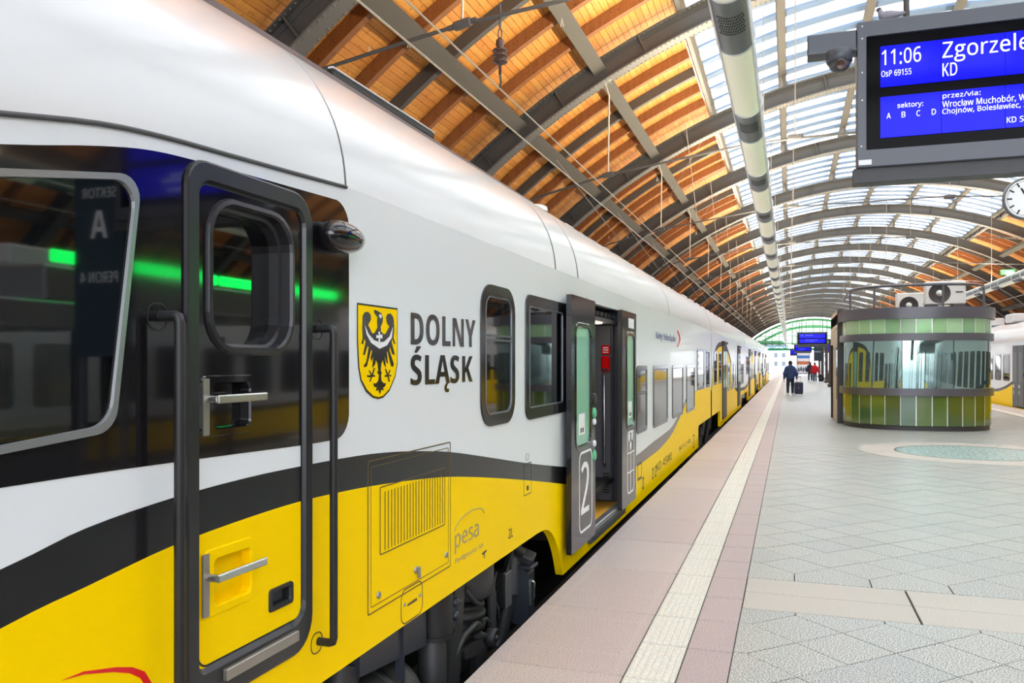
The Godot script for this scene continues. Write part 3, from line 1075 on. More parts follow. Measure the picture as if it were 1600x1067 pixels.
	mb.tube(line, 0.008, 6)
	part("rain_gutter", mb, M.seam_dark, root)
	mb = MB.new()
	mb.hexa([V(-2.44, 3.22, 0.6), V(-2.7, 3.3, 0.6), V(-2.7, 3.3, 8.2), V(-2.44, 3.22, 8.2), V(-2.47, 3.352, 0.9), V(-2.7, 3.40, 0.9), V(-2.7, 3.36, 7.9), V(-2.47, 3.325, 7.9)])
	part("roof_skirt", mb, M.roof_brown, root)
	mb = MB.new()
	mb.bevel(V(-2.56, 3.40, 4.9), Vector3(0.05, 0.05, 1.45), 0.01)
	part("roof_rail", mb, M.rubber, root)
	mb = MB.new()
	mb.bevel(V(-2.55, 3.43, 4.9), Vector3(0.04, 0.012, 1.45), 0.004)
	part("roof_rail", mb, M.white_film, root)
	mb = MB.new()
	mb.lathe([Vector2(0.14, 0), Vector2(0.13, 0.05), Vector2(0.09, 0.07), Vector2(0.0, 0.075)], V(-2.6, 3.32, 8.4), Vector3.UP, 20)
	part("antenna_dome", mb, M.roof_paint, root)
	for k in 14:
		mb = MB.new()
		mb.bevel(V(-2.62, 3.36, 9.6 + k * 0.75 + rng.randf() * 0.2), Vector3(0.10, 0.07, rng.randf_range(0.2, 0.6)), 0.012)
		part("roof_equipment", mb, [M.white_film, M.frame_grey, M.seam_dark][k % 3], root)
	# ---- cab side window
	var win := [Vector2(0.2, 1.43), Vector2(1.456, 1.476), Vector2(1.80, 1.503), Vector2(1.90, 2.25), Vector2(1.456, 2.167), Vector2(0.9, 2.03), Vector2(0.35, 1.86)]
	var w2 := [Vector2(0.23, 1.455), Vector2(1.456, 1.500), Vector2(1.779, 1.527), Vector2(1.877, 2.225), Vector2(1.456, 2.143), Vector2(0.91, 2.008), Vector2(0.37, 1.835)]
	var rad := [0.06, 0.3, 0.08, 0.06, 0.3, 0.3, 0.06]
	var f := part("cab_window", ring_mb(rpoly(win, rad), rpoly(w2, rad), [Vector2(0, 0.001), Vector2(0.1, 0.014), Vector2(0.9, 0.014), Vector2(1, 0.002)]), M.frame_alu, root)
	part("pane", flat_mb(rpoly(w2, rad), 0.001, 0.004), M.dark_glass, f)
	# ---- crew door
	var deep := [Vector2(0, 0.001), Vector2(0.03, 0.014), Vector2(0.12, 0.017), Vector2(0.88, 0.017), Vector2(1, 0.003)]
	var door := part("crew_door", ring_mb(rpoly([Vector2(2.082, 0.575), Vector2(2.793, 0.575), Vector2(2.793, 2.352), Vector2(2.082, 2.352)], [0.05, 0.13, 0.13, 0.09]), rpoly([Vector2(2.142, 0.705), Vector2(2.735, 0.705), Vector2(2.735, 2.283), Vector2(2.142, 2.283)], [0.03, 0.07, 0.06, 0.05]), deep), M.frame_black, root, "black crew door with a small window")
	line_ring("door_gap", 2.142, 0.705, 2.735, 2.283, 0.05, 0.007, M.rubber, door, 0.003)
	mb = MB.new()
	mb.bevel(V(-1.775, 0.657, 2.46), Vector3(0.02, 0.04, 0.42), 0.003)
	part("sill_plate", mb, M.steel_plate, door)
	part("door_window", ring_mb(rrect(2.18, 1.722, 2.672, 2.255, 0.14), rrect(2.207, 1.749, 2.645, 2.228, 0.115), [Vector2(0, 0.002), Vector2(0.2, 0.016), Vector2(0.75, 0.018), Vector2(1, 0.008), Vector2(1, -0.03), Vector2(1.45, -0.036), Vector2(1.5, -0.078)]), M.frame_black, door)
	part("pane", flat_mb(rrect(2.203, 1.745, 2.649, 2.232, 0.1), -0.080, -0.076), M.dark_glass, door)
	for q in [[poc1, 2.152, 1.452, 2.436, 1.655, M.black_gloss, 1.578], [poc2, 2.165, 0.862, 2.433, 1.085, M.yellow_paint, 0.998]]:
		var h: Array = q[0]
		part("handle_recess", ring_mb(rrect(q[1], q[2], q[3], q[4], 0.03), rrect(h[0] + 0.006, h[1] + 0.006, h[2] - 0.006, h[3] - 0.006, 0.02), [Vector2(0, 0.001), Vector2(0.1, 0.007), Vector2(0.8, 0.007), Vector2(0.95, 0.0), Vector2(1, -0.035)]), q[5], door)
		part("recess_back", flat_mb(rrect(h[0], h[1], h[2], h[3], 0.02), -0.04, -0.034), q[5], door)
		part("lock_plate", flat_mb(rrect(2.160, q[2] + 0.008, 2.190, q[4] - 0.01, 0.004), 0.005, 0.012), M.steel_plate, door)
		mb = MB.new()
		mb.tube([V(-1.79, q[6], 2.182), V(-1.748, q[6], 2.182)], 0.013, 10)
		mb.bevel(V(-1.745, q[6], 2.305), Vector3(0.014, 0.027, 0.262), 0.004)
		part("door_handle", mb, M.chrome, door, "bright metal lever handle")
	part("latch", ring_mb(rrect(2.520, 0.780, 2.672, 0.866, 0.014), rrect(2.541, 0.80, 2.651, 0.848, 0.008), [Vector2(0, 0.001), Vector2(0.15, 0.009), Vector2(0.8, 0.009), Vector2(1, 0.0), Vector2(1, -0.03)]), M.rubber, door)
	part("latch_pocket", flat_mb(rrect(2.537, 0.795, 2.655, 0.852, 0.006), -0.034, -0.03), M.frame_grey, door)
	for q in [[1.982, 1.838, 0.50], [2.852, 1.832, 0.572]]:
		mb = MB.new()
		mb.tube([V(-1.80, q[1], q[0]), V(-1.745, q[1], q[0]), V(-1.732, q[1] - 0.004, q[0]), V(-1.727, q[1] - 0.02, q[0]), V(-1.727, q[2] + 0.02, q[0]), V(-1.732, q[2] + 0.004, q[0]), V(-1.745, q[2], q[0]), V(-1.80, q[2], q[0])], 0.0165, 10)
		part("grab_handle", mb, M.rubber, root)
		for y in [q[1], q[2]]:
			part("handle_flange", ring_mb(rrect(q[0] - 0.055, y - 0.045, q[0] + 0.03, y + 0.04, 0.036), rrect(q[0] - 0.051, y - 0.041, q[0] + 0.026, y + 0.036, 0.032), [Vector2(0, 0.001), Vector2(0, 0.0035), Vector2(1, 0.0035), Vector2(1, 0.001)]), M.rubber, root)
	# rear-view camera pod
	mb = MB.new()
	mb.lathe([Vector2(0.0, -0.03), Vector2(0.03, -0.025), Vector2(0.052, 0.0), Vector2(0.064, 0.05), Vector2(0.066, 0.10), Vector2(0.06, 0.16), Vector2(0.048, 0.205), Vector2(0.032, 0.222), Vector2(0, 0.222)], V(-1.752, 2.215, 2.86), V(0, 0, 1), 20)
	mb.bevel(V(-1.785, 2.215, 2.95), Vector3(0.04, 0.09, 0.16), 0.01)
	part("rear_camera", mb, M.black_gloss, root, "glossy black camera pod")
	# ---- emblem and lettering
	var crest := Transform3D(tside().basis, V(SIDE, 1.531, 3.167))
	var k2 := Vector2(0.382, 0.424) / 100.0
	var cut := func(a: Array) -> PackedVector2Array:
		var o := pv(a)
		for i in o.size():
			o[i] *= k2
		return o
	var shield := part("emblem", flat_mb(cut.call([-1, 101, 101, 101, 101, 38, 95, 23, 79, 7, 62, 0, 50, -1, 36, 1, 20, 8, 7, 20, 2, 33, -1, 60]), 0.001, 0.0026, crest), M.black_film, root, "yellow shield with a black eagle")
	part("shield_field", flat_mb(cut.call([1, 99, 99, 99, 99, 39, 93, 24, 77.5, 9, 61, 2.2, 50, 1.2, 37, 3.2, 22, 10, 9, 21, 4, 34, 1, 60]), 0.0024, 0.0034, crest), M.yellow_paint, shield)
	part("eagle", flat_mb(cut.call([40,96,47,95,57,93,61,88,60,83,55,78,56,73,63,70,68,71,78,79,71,83,69,89,73,93,81,94,87,91,90,87,91,76,89,67,94,60,90,60,85,66,84,62,92,49,90,47,85,49,79,57,78,52,90,37,87,34,82,35,73,51,71,51,74,38,71,38,65,47,69,33,63,37,61,42,57,38,55,30,58,28,56,25,57,19,63,16,69,16,67,13,61,11,63,8,57,9,53,4,49,9,43,8,45,12,38,13,37,17,43,16,49,19,51,25,46,28,49,30,47,38,43,42,41,37,34,33,37,46,32,40,30,44,34,52,31,52,21,35,16,34,13,35,20,40,25,55,23,57,16,47,11,47,13,49,18,61,15,64,12,58,8,59,11,64,10,76,11,88,16,92,24,93,30,90,31,85,24,79,34,70,40,71,47,77,46,83,47,88,40,92,38,94]), 0.0032, 0.0042, crest), M.black_film, shield)
	for c in [[25,31,29,30,32,26,38,33,41,33,36,26,41,25,41,23.5,34,23.5,29,18,27,19,31,23,22,23.5,21,25.5,30,25], [66,32,69,32,74,26,78,31,81,30,76,25,83,25,82,23,76,24,79,18,76,17,73,23,65,23,66,25,71,25]]:
		part("claw", flat_mb(cut.call(c), 0.0032, 0.0042, crest), M.black_film, shield)
	part("crescent", flat_mb(cut.call([16,78,20,69,31,60,52,54,71,58,84,67,87,79,78,68,64,62,52,61,38,63,25,69]), 0.0040, 0.0050, crest), M.white_film, shield)
	part("cross", flat_mb(cut.call([49,72,53,73,52,69,59,70,59,65,53,66,54,60,49,60,50,66,44,65,44,69,50,68]), 0.0040, 0.0050, crest), M.white_film, shield)
	part("beak", flat_mb(cut.call([50,90,53,92,57,91,57,88,54,87]), 0.0040, 0.0050, crest), M.white_film, shield)
	var tw := Transform3D(tside().basis, V(SIDE + 0.001, 0, 0))
	letters("lettering", "DOLNY", 3.700, 1.787, 4.585, 1.951, tw, M.black_film, root, bold)
	letters("lettering", "ŚLĄSK", 3.697, 1.530, 4.540, 1.779, tw, M.black_film, root, bold)
	var ty := Transform3D(tside().basis, V(SIDE + 0.002, 0, 0))
	letters("lettering", "pesa", 4.265, 0.605, 4.64, 0.715, ty, M.grey_film, root, sans)
	letters("lettering", "Bydgoszcz SA", 4.27, 0.545, 4.72, 0.580, ty, M.grey_film, root, sans)
	mb = MB.new()
	var bow := []
	for e in 13:
		bow.append(V(SIDE + 0.002, 0.735 + 0.075 * sin(PI * e / 12.0 * 0.9), 4.262 + 0.47 * (1.0 - cos(PI * e / 12.0)) / 2))
	mb.tube(bow, 0.004, 4)
	part("logo_bow", mb, M.grey_film, root)
	letters("lettering", "Koleje Dolnośląskie", 11.65, 2.00, 13.75, 2.135, tw, M.blue_film, root, sans)
	mb = MB.new()
	bow = []
	for e in 13:
		bow.append(V(SIDE + 0.002, 1.96 + 0.26 * e / 12.0, 14.0 + 0.28 * sin(PI * e / 12.0)))
	mb.tube(bow, 0.014, 4)
	part("logo_bow", mb, M.red_film, root)
	letters("lettering", "2L", 5.20, 0.50, 5.29, 0.565, ty, M.rubber, root, sans)
	letters("lettering", "KD 45WE", 11.7, 0.12, 13.3, 0.24, ty, M.line_dark, root, sans)
	letters("lettering", "94 51 2 140", 11.2, 0.15, 12.9, 0.23, Transform3D(ty.basis, V(SIDE + 0.002, 0, 3.0)), M.line_dark, root, sans)
	# ---- hatches on the yellow side
	var hatch := part("louvre_hatch", ring_mb(rrect(3.256, 0.552, 4.205, 1.252, 0.012), rrect(3.264, 0.558, 4.199, 1.246, 0.008), [Vector2(0, 0.001), Vector2(0, 0.0028), Vector2(1, 0.0028), Vector2(1, 0.001)]), M.line_dark, root)
	line_ring("panel_line", 3.285, 0.580, 4.175, 1.222, 0.01, 0.004, M.line_dark, hatch)
	line_ring("louvre_frame", 3.372, 0.800, 4.125, 1.118, 0.01, 0.005, M.line_dark, hatch, 0.004)
	for e in 21:
		var s := 3.42 + 0.0335 * e
		part("slot", flat_mb(pv([s, 0.815, s + 0.0065, 0.815, s + 0.0065, 1.09, s, 1.09]), 0.001, 0.0034), M.line_dark, hatch)
	for q in [[3.355, 0.622], [3.75, 0.642], [4.138, 0.632]]:
		mb = MB.new()
		mb.lathe([Vector2(0.017, 0), Vector2(0.017, 0.008), Vector2(0.012, 0.011), Vector2(0, 0.011)], V(SIDE + 0.002, q[1], q[0]), Vector3.RIGHT, 12)
		part("lock", mb, M.steel_plate, hatch)
	mb = MB.new()
	mb.bevel(V(SIDE + 0.012, 0.625, 3.775), Vector3(0.014, 0.06, 0.022), 0.004)
	part("latch_handle", mb, M.steel_plate, hatch)
	var flap := part("small_hatch", ring_mb(rrect(3.588, 0.402, 3.838, 0.576, 0.05), rrect(3.594, 0.408, 3.832, 0.570, 0.044), [Vector2(0, 0.001), Vector2(0, 0.003), Vector2(1, 0.003), Vector2(1, 0.001)]), M.line_dark, root)
	part("jack_mark", flat_mb(pv([3.66, 0.482, 3.77, 0.482, 3.77, 0.496, 3.725, 0.496, 3.66, 0.492]), 0.001, 0.003), M.line_dark, flap)
	for s in [3.625, 3.80]:
		mb = MB.new()
		mb.lathe([Vector2(0.010, 0), Vector2(0.010, 0.005), Vector2(0, 0.005)], V(SIDE + 0.002, 0.50, s), Vector3.RIGHT, 10)
		part("screw", mb, M.steel_plate, flap)
	part("jack_mark", flat_mb(pv([4.70, 0.515, 4.775, 0.522, 4.775, 0.508, 4.745, 0.505, 4.742, 0.475, 4.732, 0.475, 4.730, 0.503, 4.70, 0.503]), 0.001, 0.003), M.rubber, root)
	line_ring("side_flap", 5.535, 0.735, 5.715, 0.965, 0.01, 0.006, M.rubber, root)
	part("flap_lock", flat_mb(rrect(5.605, 0.765, 5.645, 0.80, 0.01), 0.001, 0.004), M.rubber, root)
	line_ring("sensor_ring", 5.585, 0.985, 5.655, 1.035, 0.02, 0.004, M.frame_alu, root)
	# ---- windows of the first car
	train_window(root, 4.669, 1.288, 5.322, 2.192, 0.17, 0.078, tside(), 1.853)
	train_window(root, 5.565, 1.275, 6.95, 2.192, 0.10, 0.088, tside(), 0.0, 0.30)
	for q in [[10.06, 0.79, 10.86, 1.65, 1.30], [11.37, 0.765, 12.81, 1.645, 0.0], [13.33, 0.765, 14.75, 1.645, 0.0], [15.24, 0.745, 16.62, 1.632, 1.36], [17.1, 1.105, 18.57, 1.975, 1.56], [19.0, 1.105, 19.85, 1.975, 1.56]]:
		train_window(root, q[0], q[1], q[2], q[3], 0.09, 0.055, tside(), q[4])
	for q in [[10.5, 0.04, 10.62, 0.2], [11.3, 0.06, 11.42, 0.22], [11.55, 0.06, 11.67, 0.22], [16.35, -0.02, 16.6, 0.25], [10.15, 0.2, 10.45, 0.42]]:
		line_ring("side_mark", q[0], q[1], q[2], q[3], 0.02, 0.03, M.line_dark, root)
	# ---- open doorway
	var lobby := part("doorway", MB.new() if false else lobby_mb(), M.interior_dark, root, "open doorway with a dark lobby")
	mb = MB.new()
	mb.box(V(-2.3, 0.095, 8.325), Vector3(0.96, 0.02, 1.64))
	part("lobby_floor", mb, M.interior_floor, lobby)
	mb = MB.new()
	mb.bevel(V(-1.80, 0.105, 8.325), Vector3(0.07, 0.03, 1.66), 0.006)
	part("threshold", mb, M.frame_alu, lobby)
	mb = MB.new()
	mb.bevel(V(-1.785, 0.035, 8.325), Vector3(0.05, 0.11, 1.68), 0.005)
	part("step_plate", mb, M.frame_grey, lobby)
	mb = MB.new()
	mb.bevel(V(-2.22, 1.12, 9.09), Vector3(0.62, 1.98, 0.03), 0.006)
	part("partition", mb, M.interior_panel, lobby)
	mb = MB.new()
	mb.bevel(V(-1.895, 1.12, 9.085), Vector3(0.012, 1.98, 0.045), 0.003)
	part("partition_edge", mb, M.frame_grey, lobby)
	mb = MB.new()
	mb.bevel(V(-1.966, 1.834, 9.065), Vector3(0.098, 0.105, 0.03), 0.008)
	part("notice_box", mb, M.red_gloss, lobby, "red emergency notice")
	for e in 3:
		mb = MB.new()
		mb.box(V(-1.966, 1.858 - 0.026 * e, 9.048), Vector3(0.062, 0.011, 0.004))
		part("notice_line", mb, M.white_film, lobby)
	mb = MB.new()
	mb.bevel(V(-1.968, 1.675, 9.06), Vector3(0.10, 0.175, 0.04), 0.014)
	part("extinguisher_box", mb, M.red_gloss, lobby, "red emergency box")
	mb = MB.new()
	mb.box(V(-1.968, 1.612, 9.038), Vector3(0.07, 0.022, 0.004))
	part("box_slot", mb, M.rubber, lobby)
	mb = MB.new()
	mb.tube([V(-1.975, 1.56, 9.08), V(-1.975, 1.555, 9.03), V(-1.975, 1.52, 9.01), V(-1.970, 0.56, 9.01), V(-1.970, 0.53, 9.03), V(-1.970, 0.52, 9.08)], 0.015, 10)
	part("grab_pole", mb, M.chrome, lobby)
	mb = MB.new()
	for e in 8:
		mb.box(V(-1.963, 0.22 + 0.03 * e, 9.07), Vector3(0.075, 0.016, 0.01))
	part("floor_grille", mb, M.hole_dark, lobby)
	mb = MB.new()
	mb.tube([V(-1.92, 2.22, 7.55), V(-1.92, 2.22, 9.1)], 0.022, 8)
	mb.tube([V(-1.90, 2.165, 7.55), V(-1.90, 2.165, 9.1)], 0.014, 8)
	for e in 6:
		mb.bevel(V(-1.89, 2.20, 8.0 + 0.2 * e), Vector3(0.06, 0.05, 0.07), 0.008)
	part("door_gear", mb, M.bogie_grey, lobby)
	mb = MB.new()
	mb.lathe([Vector2(0.0, 0.0), Vector2(0.045, 0.0), Vector2(0.05, 0.012), Vector2(0, 0.012)], V(-1.93, 2.105, 8.5), Vector3.UP, 16)
	part("lobby_lamp", mb, M.lamp_white, lobby)
	var bulb := OmniLight3D.new()
	bulb.name = "lobby_light"
	bulb.light_color = Color(1, 0.95, 0.85)
	bulb.light_energy = 0.03
	bulb.light_size = 0.05
	bulb.omni_range = 20.0
	bulb.omni_attenuation = 2.0
	bulb.shadow_enabled = true
	add_child(bulb)
	bulb.position = V(-1.93, 2.08, 8.5)
	# ---- the two leaves, slid outwards
	var tl := tside(-1.71)
	for q in [[6.547, 7.417, 6.685, 7.255, 6.80, 7.29], [8.705, 9.56, 8.965, 9.465, 9.0, 9.42]]:
		var leaf := MB.new()
		for p in pierced(rrect(q[0], 0.09, q[1], 2.262, 0.012), [[q[2] + 0.02, 0.97, q[3] - 0.02, 2.0]]):
			leaf.prism(p, tl, -0.045, 0.0)
		var lf := part("door_leaf", leaf, M.black_film, root)
		part("leaf_window", ring_mb(rrect(q[2] - 0.02, 0.93, q[3] + 0.02, 2.04, 0.11), rrect(q[2] + 0.025, 0.975, q[3] - 0.025, 1.995, 0.08), [Vector2(0, 0.0), Vector2(0.2, 0.006), Vector2(0.8, 0.006), Vector2(1, -0.01)], tl), M.black_gloss, lf)
		part("leaf_pane", flat_mb(rrect(q[2] + 0.01, 0.96, q[3] - 0.01, 2.01, 0.08), -0.02, -0.012, tl), M.teal_glass, lf)
		line_ring("white_outline", q[4], 0.205, q[5], 0.915, 0.09, 0.022, M.white_film, lf, 0.002, tl)
		part("sticker", flat_mb(rrect(q[2] + 0.16, 1.06, q[2] + 0.36, 1.245, 0.01), -0.012, -0.008, tl), M.white_film, lf)
		for e in 2:
			part("sticker_mark", flat_mb(pv([q[2] + 0.20 + 0.07 * e, 1.08, q[2] + 0.24 + 0.07 * e, 1.08, q[2] + 0.24 + 0.07 * e, 1.12, q[2] + 0.20 + 0.07 * e, 1.12]), -0.009, -0.006, tl), M.rubber, lf)
		mb = MB.new()
		mb.box(V(-1.735, 1.18, q[0] if q[0] > 8 else q[1]), Vector3(0.04, 2.14, 0.02))
		part("rubber_edge", mb, M.rubber, lf)
		if q[0] < 8:
			letters("number", "2", 6.875, 0.365, 7.165, 0.815, tl, M.white_film, lf, sans, 0.003)
			for e in [[0.835, 0.05, M.button_green], [1.225, 0.05, M.button_green], [1.36, 0.05, M.rubber], [0.945, 0.03, M.white_film], [1.145, 0.03, M.white_film]]:
				mb = MB.new()
				mb.lathe([Vector2(e[1], 0), Vector2(e[1], 0.012), Vector2(e[1] * 0.7, 0.02), Vector2(0, 0.02)], V(-1.71, e[0], 7.36), Vector3.RIGHT, 14)
				part("door_button", mb, e[2], lf)
		else:
			part("sticker", flat_mb(rrect(9.08, 2.08, 9.40, 2.19, 0.01), 0.0, 0.003, tl), M.white_film, lf)
			for y in [0.66, 0.44]:
				part("outline_bar", flat_mb(pv([9.02, y, 9.40, y, 9.40, y + 0.014, 9.02, y + 0.014]), 0.0, 0.002, tl), M.white_film, lf)
			part("outline_bar", flat_mb(pv([9.20, 0.22, 9.215, 0.22, 9.215, 0.66, 9.20, 0.66]), 0.0, 0.002, tl), M.white_film, lf)
			for e in [[9.12, 0.84], [9.29, 0.84], [9.2, 0.74]]:
				mb = MB.new()
				mb.lathe([Vector2(0.05, 0), Vector2(0.05, 0.002), Vector2(0, 0.002)], V(-1.71, e[1], e[0]), Vector3.RIGHT, 14)
				part("pictogram", mb, M.white_film, lf)
	# ---- running gear seen in the gap
	undercarriage(root)
	more_cars(root)

func lobby_mb() -> MB:
	var mb := MB.new()
	mb.box(V(-2.78, 1.15, 8.325), Vector3(0.04, 2.3, 1.9))          # far side
	mb.box(V(-2.3, 2.13, 8.325), Vector3(0.98, 0.04, 1.7))          # ceiling
	mb.box(V(-2.3, 2.29, 8.325), Vector3(0.98, 0.04, 1.7))
	mb.box(V(-2.3, 1.15, 9.18), Vector3(1.0, 2.32, 0.034))
	mb.box(V(-2.3, 1.15, 7.47), Vector3(1.0, 2.32, 0.034))
	mb.box(V(-2.3, 0.04, 8.325), Vector3(1.0, 0.08, 1.7))
	return mb

func undercarriage(root: Node3D) -> void:
	var mb := MB.new()
	mb.box(V(-3.3, -0.2, 9.2), Vector3(1.9, 1.0, 21.6))
	mb.box(V(-3.24, 0.36, 4.0), Vector3(2.7, 0.05, 11.0))
	part("underframe", mb, M.hole_dark, root)
	bogie(root, -3.24, 2.9, 6.2)
	bogie(root, -3.24, 18.1, 22.4)
	var g := root
	mb = MB.new()
	mb.hexa([V(-1.93, 0.20, 3.42), V(-2.6, 0.20, 3.42), V(-2.6, 0.105, 4.17), V(-1.93, 0.105, 4.17), V(-1.93, 0.42, 3.42), V(-2.6, 0.42, 3.42), V(-2.6, 0.42, 4.17), V(-1.93, 0.42, 4.17)])
	mb.box(V(-1.94, 0.15, 3.86), Vector3(0.05, 0.5, 0.014))
	part("equipment_box", mb, M.bogie_blue, g)
	mb = MB.new()
	mb.lathe([Vector2(0, 0), Vector2(0.16, 0.03), Vector2(0.24, 0.09), Vector2(0.26, 0.16), Vector2(0.26, 1.25), Vector2(0.24, 1.32), Vector2(0.16, 1.38), Vector2(0, 1.41)], V(-2.12, -0.16, 2.72), V(0, 0, 1), 28)
	part("air_tank", mb, M.bogie_grey, g)
	mb = MB.new()
	for s in [3.1, 3.75]:
		mb.lathe([Vector2(0.262, 0), Vector2(0.275, 0.005), Vector2(0.275, 0.045), Vector2(0.262, 0.05)], V(-2.12, -0.16, s), V(0, 0, 1), 28)
	part("tank_strap", mb, M.bogie_dark, g)
	mb = MB.new()
	mb.tube([V(-1.96, 0.42, 4.33), V(-1.96, 0.13, 4.33)], 0.115, 18)
	mb.tube([V(-1.96, 0.13, 4.33), V(-1.96, 0.11, 4.33)], 0.13, 18)
	part("damper", mb, M.bogie_dark, g)
	mb = MB.new()
	mb.lathe([Vector2(0.075, -1.0), Vector2(0.085, -0.95), Vector2(0.085, 0.08), Vector2(0.07, 0.115), Vector2(0, 0.115)], V(-1.96, 0.0, 4.315), Vector3.UP, 18)
	part("damper", mb, M.bogie_grey, g)
	mb = MB.new()
	for e in [[4.50, 0.26], [4.50, 0.18]]:
		mb.lathe([Vector2(0.03, 0), Vector2(0.03, 0.02), Vector2(0.018, 0.03), Vector2(0, 0.03)], V(-1.90, e[1], e[0]), Vector3.RIGHT, 6)
	mb.bevel(V(-1.92, 0.20, 4.49), Vector3(0.04, 0.2, 0.08), 0.008)
	part("bracket", mb, M.bogie_blue, g)
	mb = MB.new()
	mb.hexa([V(-1.93, -0.8, 4.36), V(-2.02, -0.8, 4.36), V(-2.02, -0.8, 4.58), V(-1.93, -0.8, 4.58), V(-1.93, 0.38, 4.60), V(-2.02, 0.38, 4.60), V(-2.02, 0.38, 4.76), V(-1.93, 0.38, 4.76)])
	mb.bevel(V(-1.94, 0.16, 4.63), Vector3(0.05, 0.14, 0.09), 0.008)
	part("strut", mb, M.bogie_grey, g)
	mb = MB.new()
	mb.lathe([Vector2(0.02, -0.08), Vector2(0.13, -0.08), Vector2(0.165, -0.05), Vector2(0.17, -0.02), Vector2(0.14, 0.005), Vector2(0.17, 0.03), Vector2(0.17, 0.055), Vector2(0.145, 0.075), Vector2(0.165, 0.095), Vector2(0.15, 0.125), Vector2(0.02, 0.13)], V(-2.06, 0.0, 4.98), Vector3.UP, 24)
	part("air_spring", mb, M.bogie_dark, g)
	mb = MB.new()
	mb.lathe([Vector2(0.02, 0.15), Vector2(0.19, 0.15), Vector2(0.21, 0.17), Vector2(0.21, 0.36), Vector2(0.18, 0.40), Vector2(0.02, 0.40)], V(-2.06, 0.0, 5.02), Vector3.UP, 24)
	part("spring_cap", mb, M.bogie_grey, g)
	mb = MB.new()
	for q in [[[V(-1.95, 0.36, 5.16), V(-1.93, 0.22, 5.20), V(-1.95, 0.10, 5.16)], 0.012], [[V(-1.93, 0.27, 4.74), V(-1.91, 0.16, 4.86), V(-1.92, 0.09, 5.02)], 0.016], [[V(-1.95, -0.12, 4.60), V(-1.93, -0.02, 4.72), V(-1.92, 0.005, 4.90), V(-1.93, -0.05, 5.05)], 0.022], [[V(-1.94, -0.02, 5.02), V(-1.93, -0.03, 5.12), V(-1.93, -0.08, 5.2)], 0.014]]:
		mb = MB.new()
		mb.tube(q[0], q[1], 8)
		part("hose", mb, M.bogie_grey, g)
	mb = MB.new()
	mb.lathe([Vector2(0, -0.05), Vector2(0.055, -0.05), Vector2(0.065, -0.03), Vector2(0.065, 0.02), Vector2(0.05, 0.03), Vector2(0.05, 0.02), Vector2(0.015, 0.02), Vector2(0.015, 0.03), Vector2(0, 0.03)], V(-1.92, -0.195, 5.24), Vector3.RIGHT, 18)
	mb.tube([V(-1.97, -0.20, 5.24), V(-1.97, -0.12, 5.06)], 0.03, 8)
	part("valve_wheel", mb, M.bogie_grey, g)
	mb = MB.new()
	mb.hexa([V(-1.94, -0.19, 4.78), V(-1.99, -0.19, 4.78), V(-1.99, -0.24, 5.06), V(-1.94, -0.24, 5.06), V(-1.94, -0.13, 4.76), V(-1.99, -0.13, 4.76), V(-1.99, -0.16, 5.10), V(-1.94, -0.16, 5.10)])
	part("lever", mb, M.bogie_grey, g)
	mb = MB.new()
	mb.bevel(V(-2.12, 0.0, 5.74), Vector3(0.26, 0.27, 0.14), 0.012)
	part("junction_box", mb, M.bogie_dark, g)
	mb = MB.new()
	mb.bevel(V(-1.985, 0.0, 5.74), Vector3(0.012, 0.26, 0.13), 0.004)
	part("box_lid", mb, M.frame_alu, g)
	mb = MB.new()
	mb.prism(pv([-2.10, 0.12, -2.10, -0.24, -2.02, -0.33, -1.90, -0.33, -1.90, 0.06, -1.96, 0.12]), Transform3D(Basis.IDENTITY, V(0, 0, 6.12)), 0.0, 0.16)
	mb.bevel(V(-1.98, 0.11, 6.04), Vector3(0.22, 0.03, 0.18), 0.008)
	part("sander_box", mb, M.bogie_blue, g)
	mb = MB.new()
	mb.tube([V(-1.885, 0.0, 6.02), V(-1.87, -0.01, 6.02), V(-1.87, -0.13, 6.02), V(-1.885, -0.14, 6.02)], 0.009, 6)
	mb.tube([V(-1.895, 0.02, 5.99), V(-1.895, -0.18, 5.99)], 0.014, 6)
	part("box_latch", mb, M.chrome, g)
	mb = MB.new()
	mb.bevel(V(-1.95, 0.19, 6.02), Vector3(0.16, 0.07, 0.12), 0.01, Basis(Vector3(1, 0, 0), 0.3) * Basis(Vector3(0, 0, 1), -0.4))
	mb.tube([V(-2.1, 0.35, 5.8), V(-2.0, 0.30, 5.9), V(-1.96, 0.22, 5.98)], 0.04, 10)
	mb.tube([V(-2.02, 0.34, 5.7), V(-1.97, 0.28, 5.78), V(-2.0, 0.13, 5.74)], 0.012, 6)
	mb.tube([V(-2.05, 0.14, 5.65), V(-2.0, 0.18, 5.5), V(-1.97, 0.15, 5.38), V(-1.97, 0.0, 5.36)], 0.012, 6)
	mb.tube([V(-1.98, 0.09, 5.36), V(-1.98, -0.26, 5.36)], 0.035, 10)
	mb.tube([V(-1.96, 0.04, 5.36), V(-1.94, -0.05, 5.40), V(-1.95, -0.12, 5.43)], 0.008, 6)
	part("cable", mb, M.bogie_grey, g)

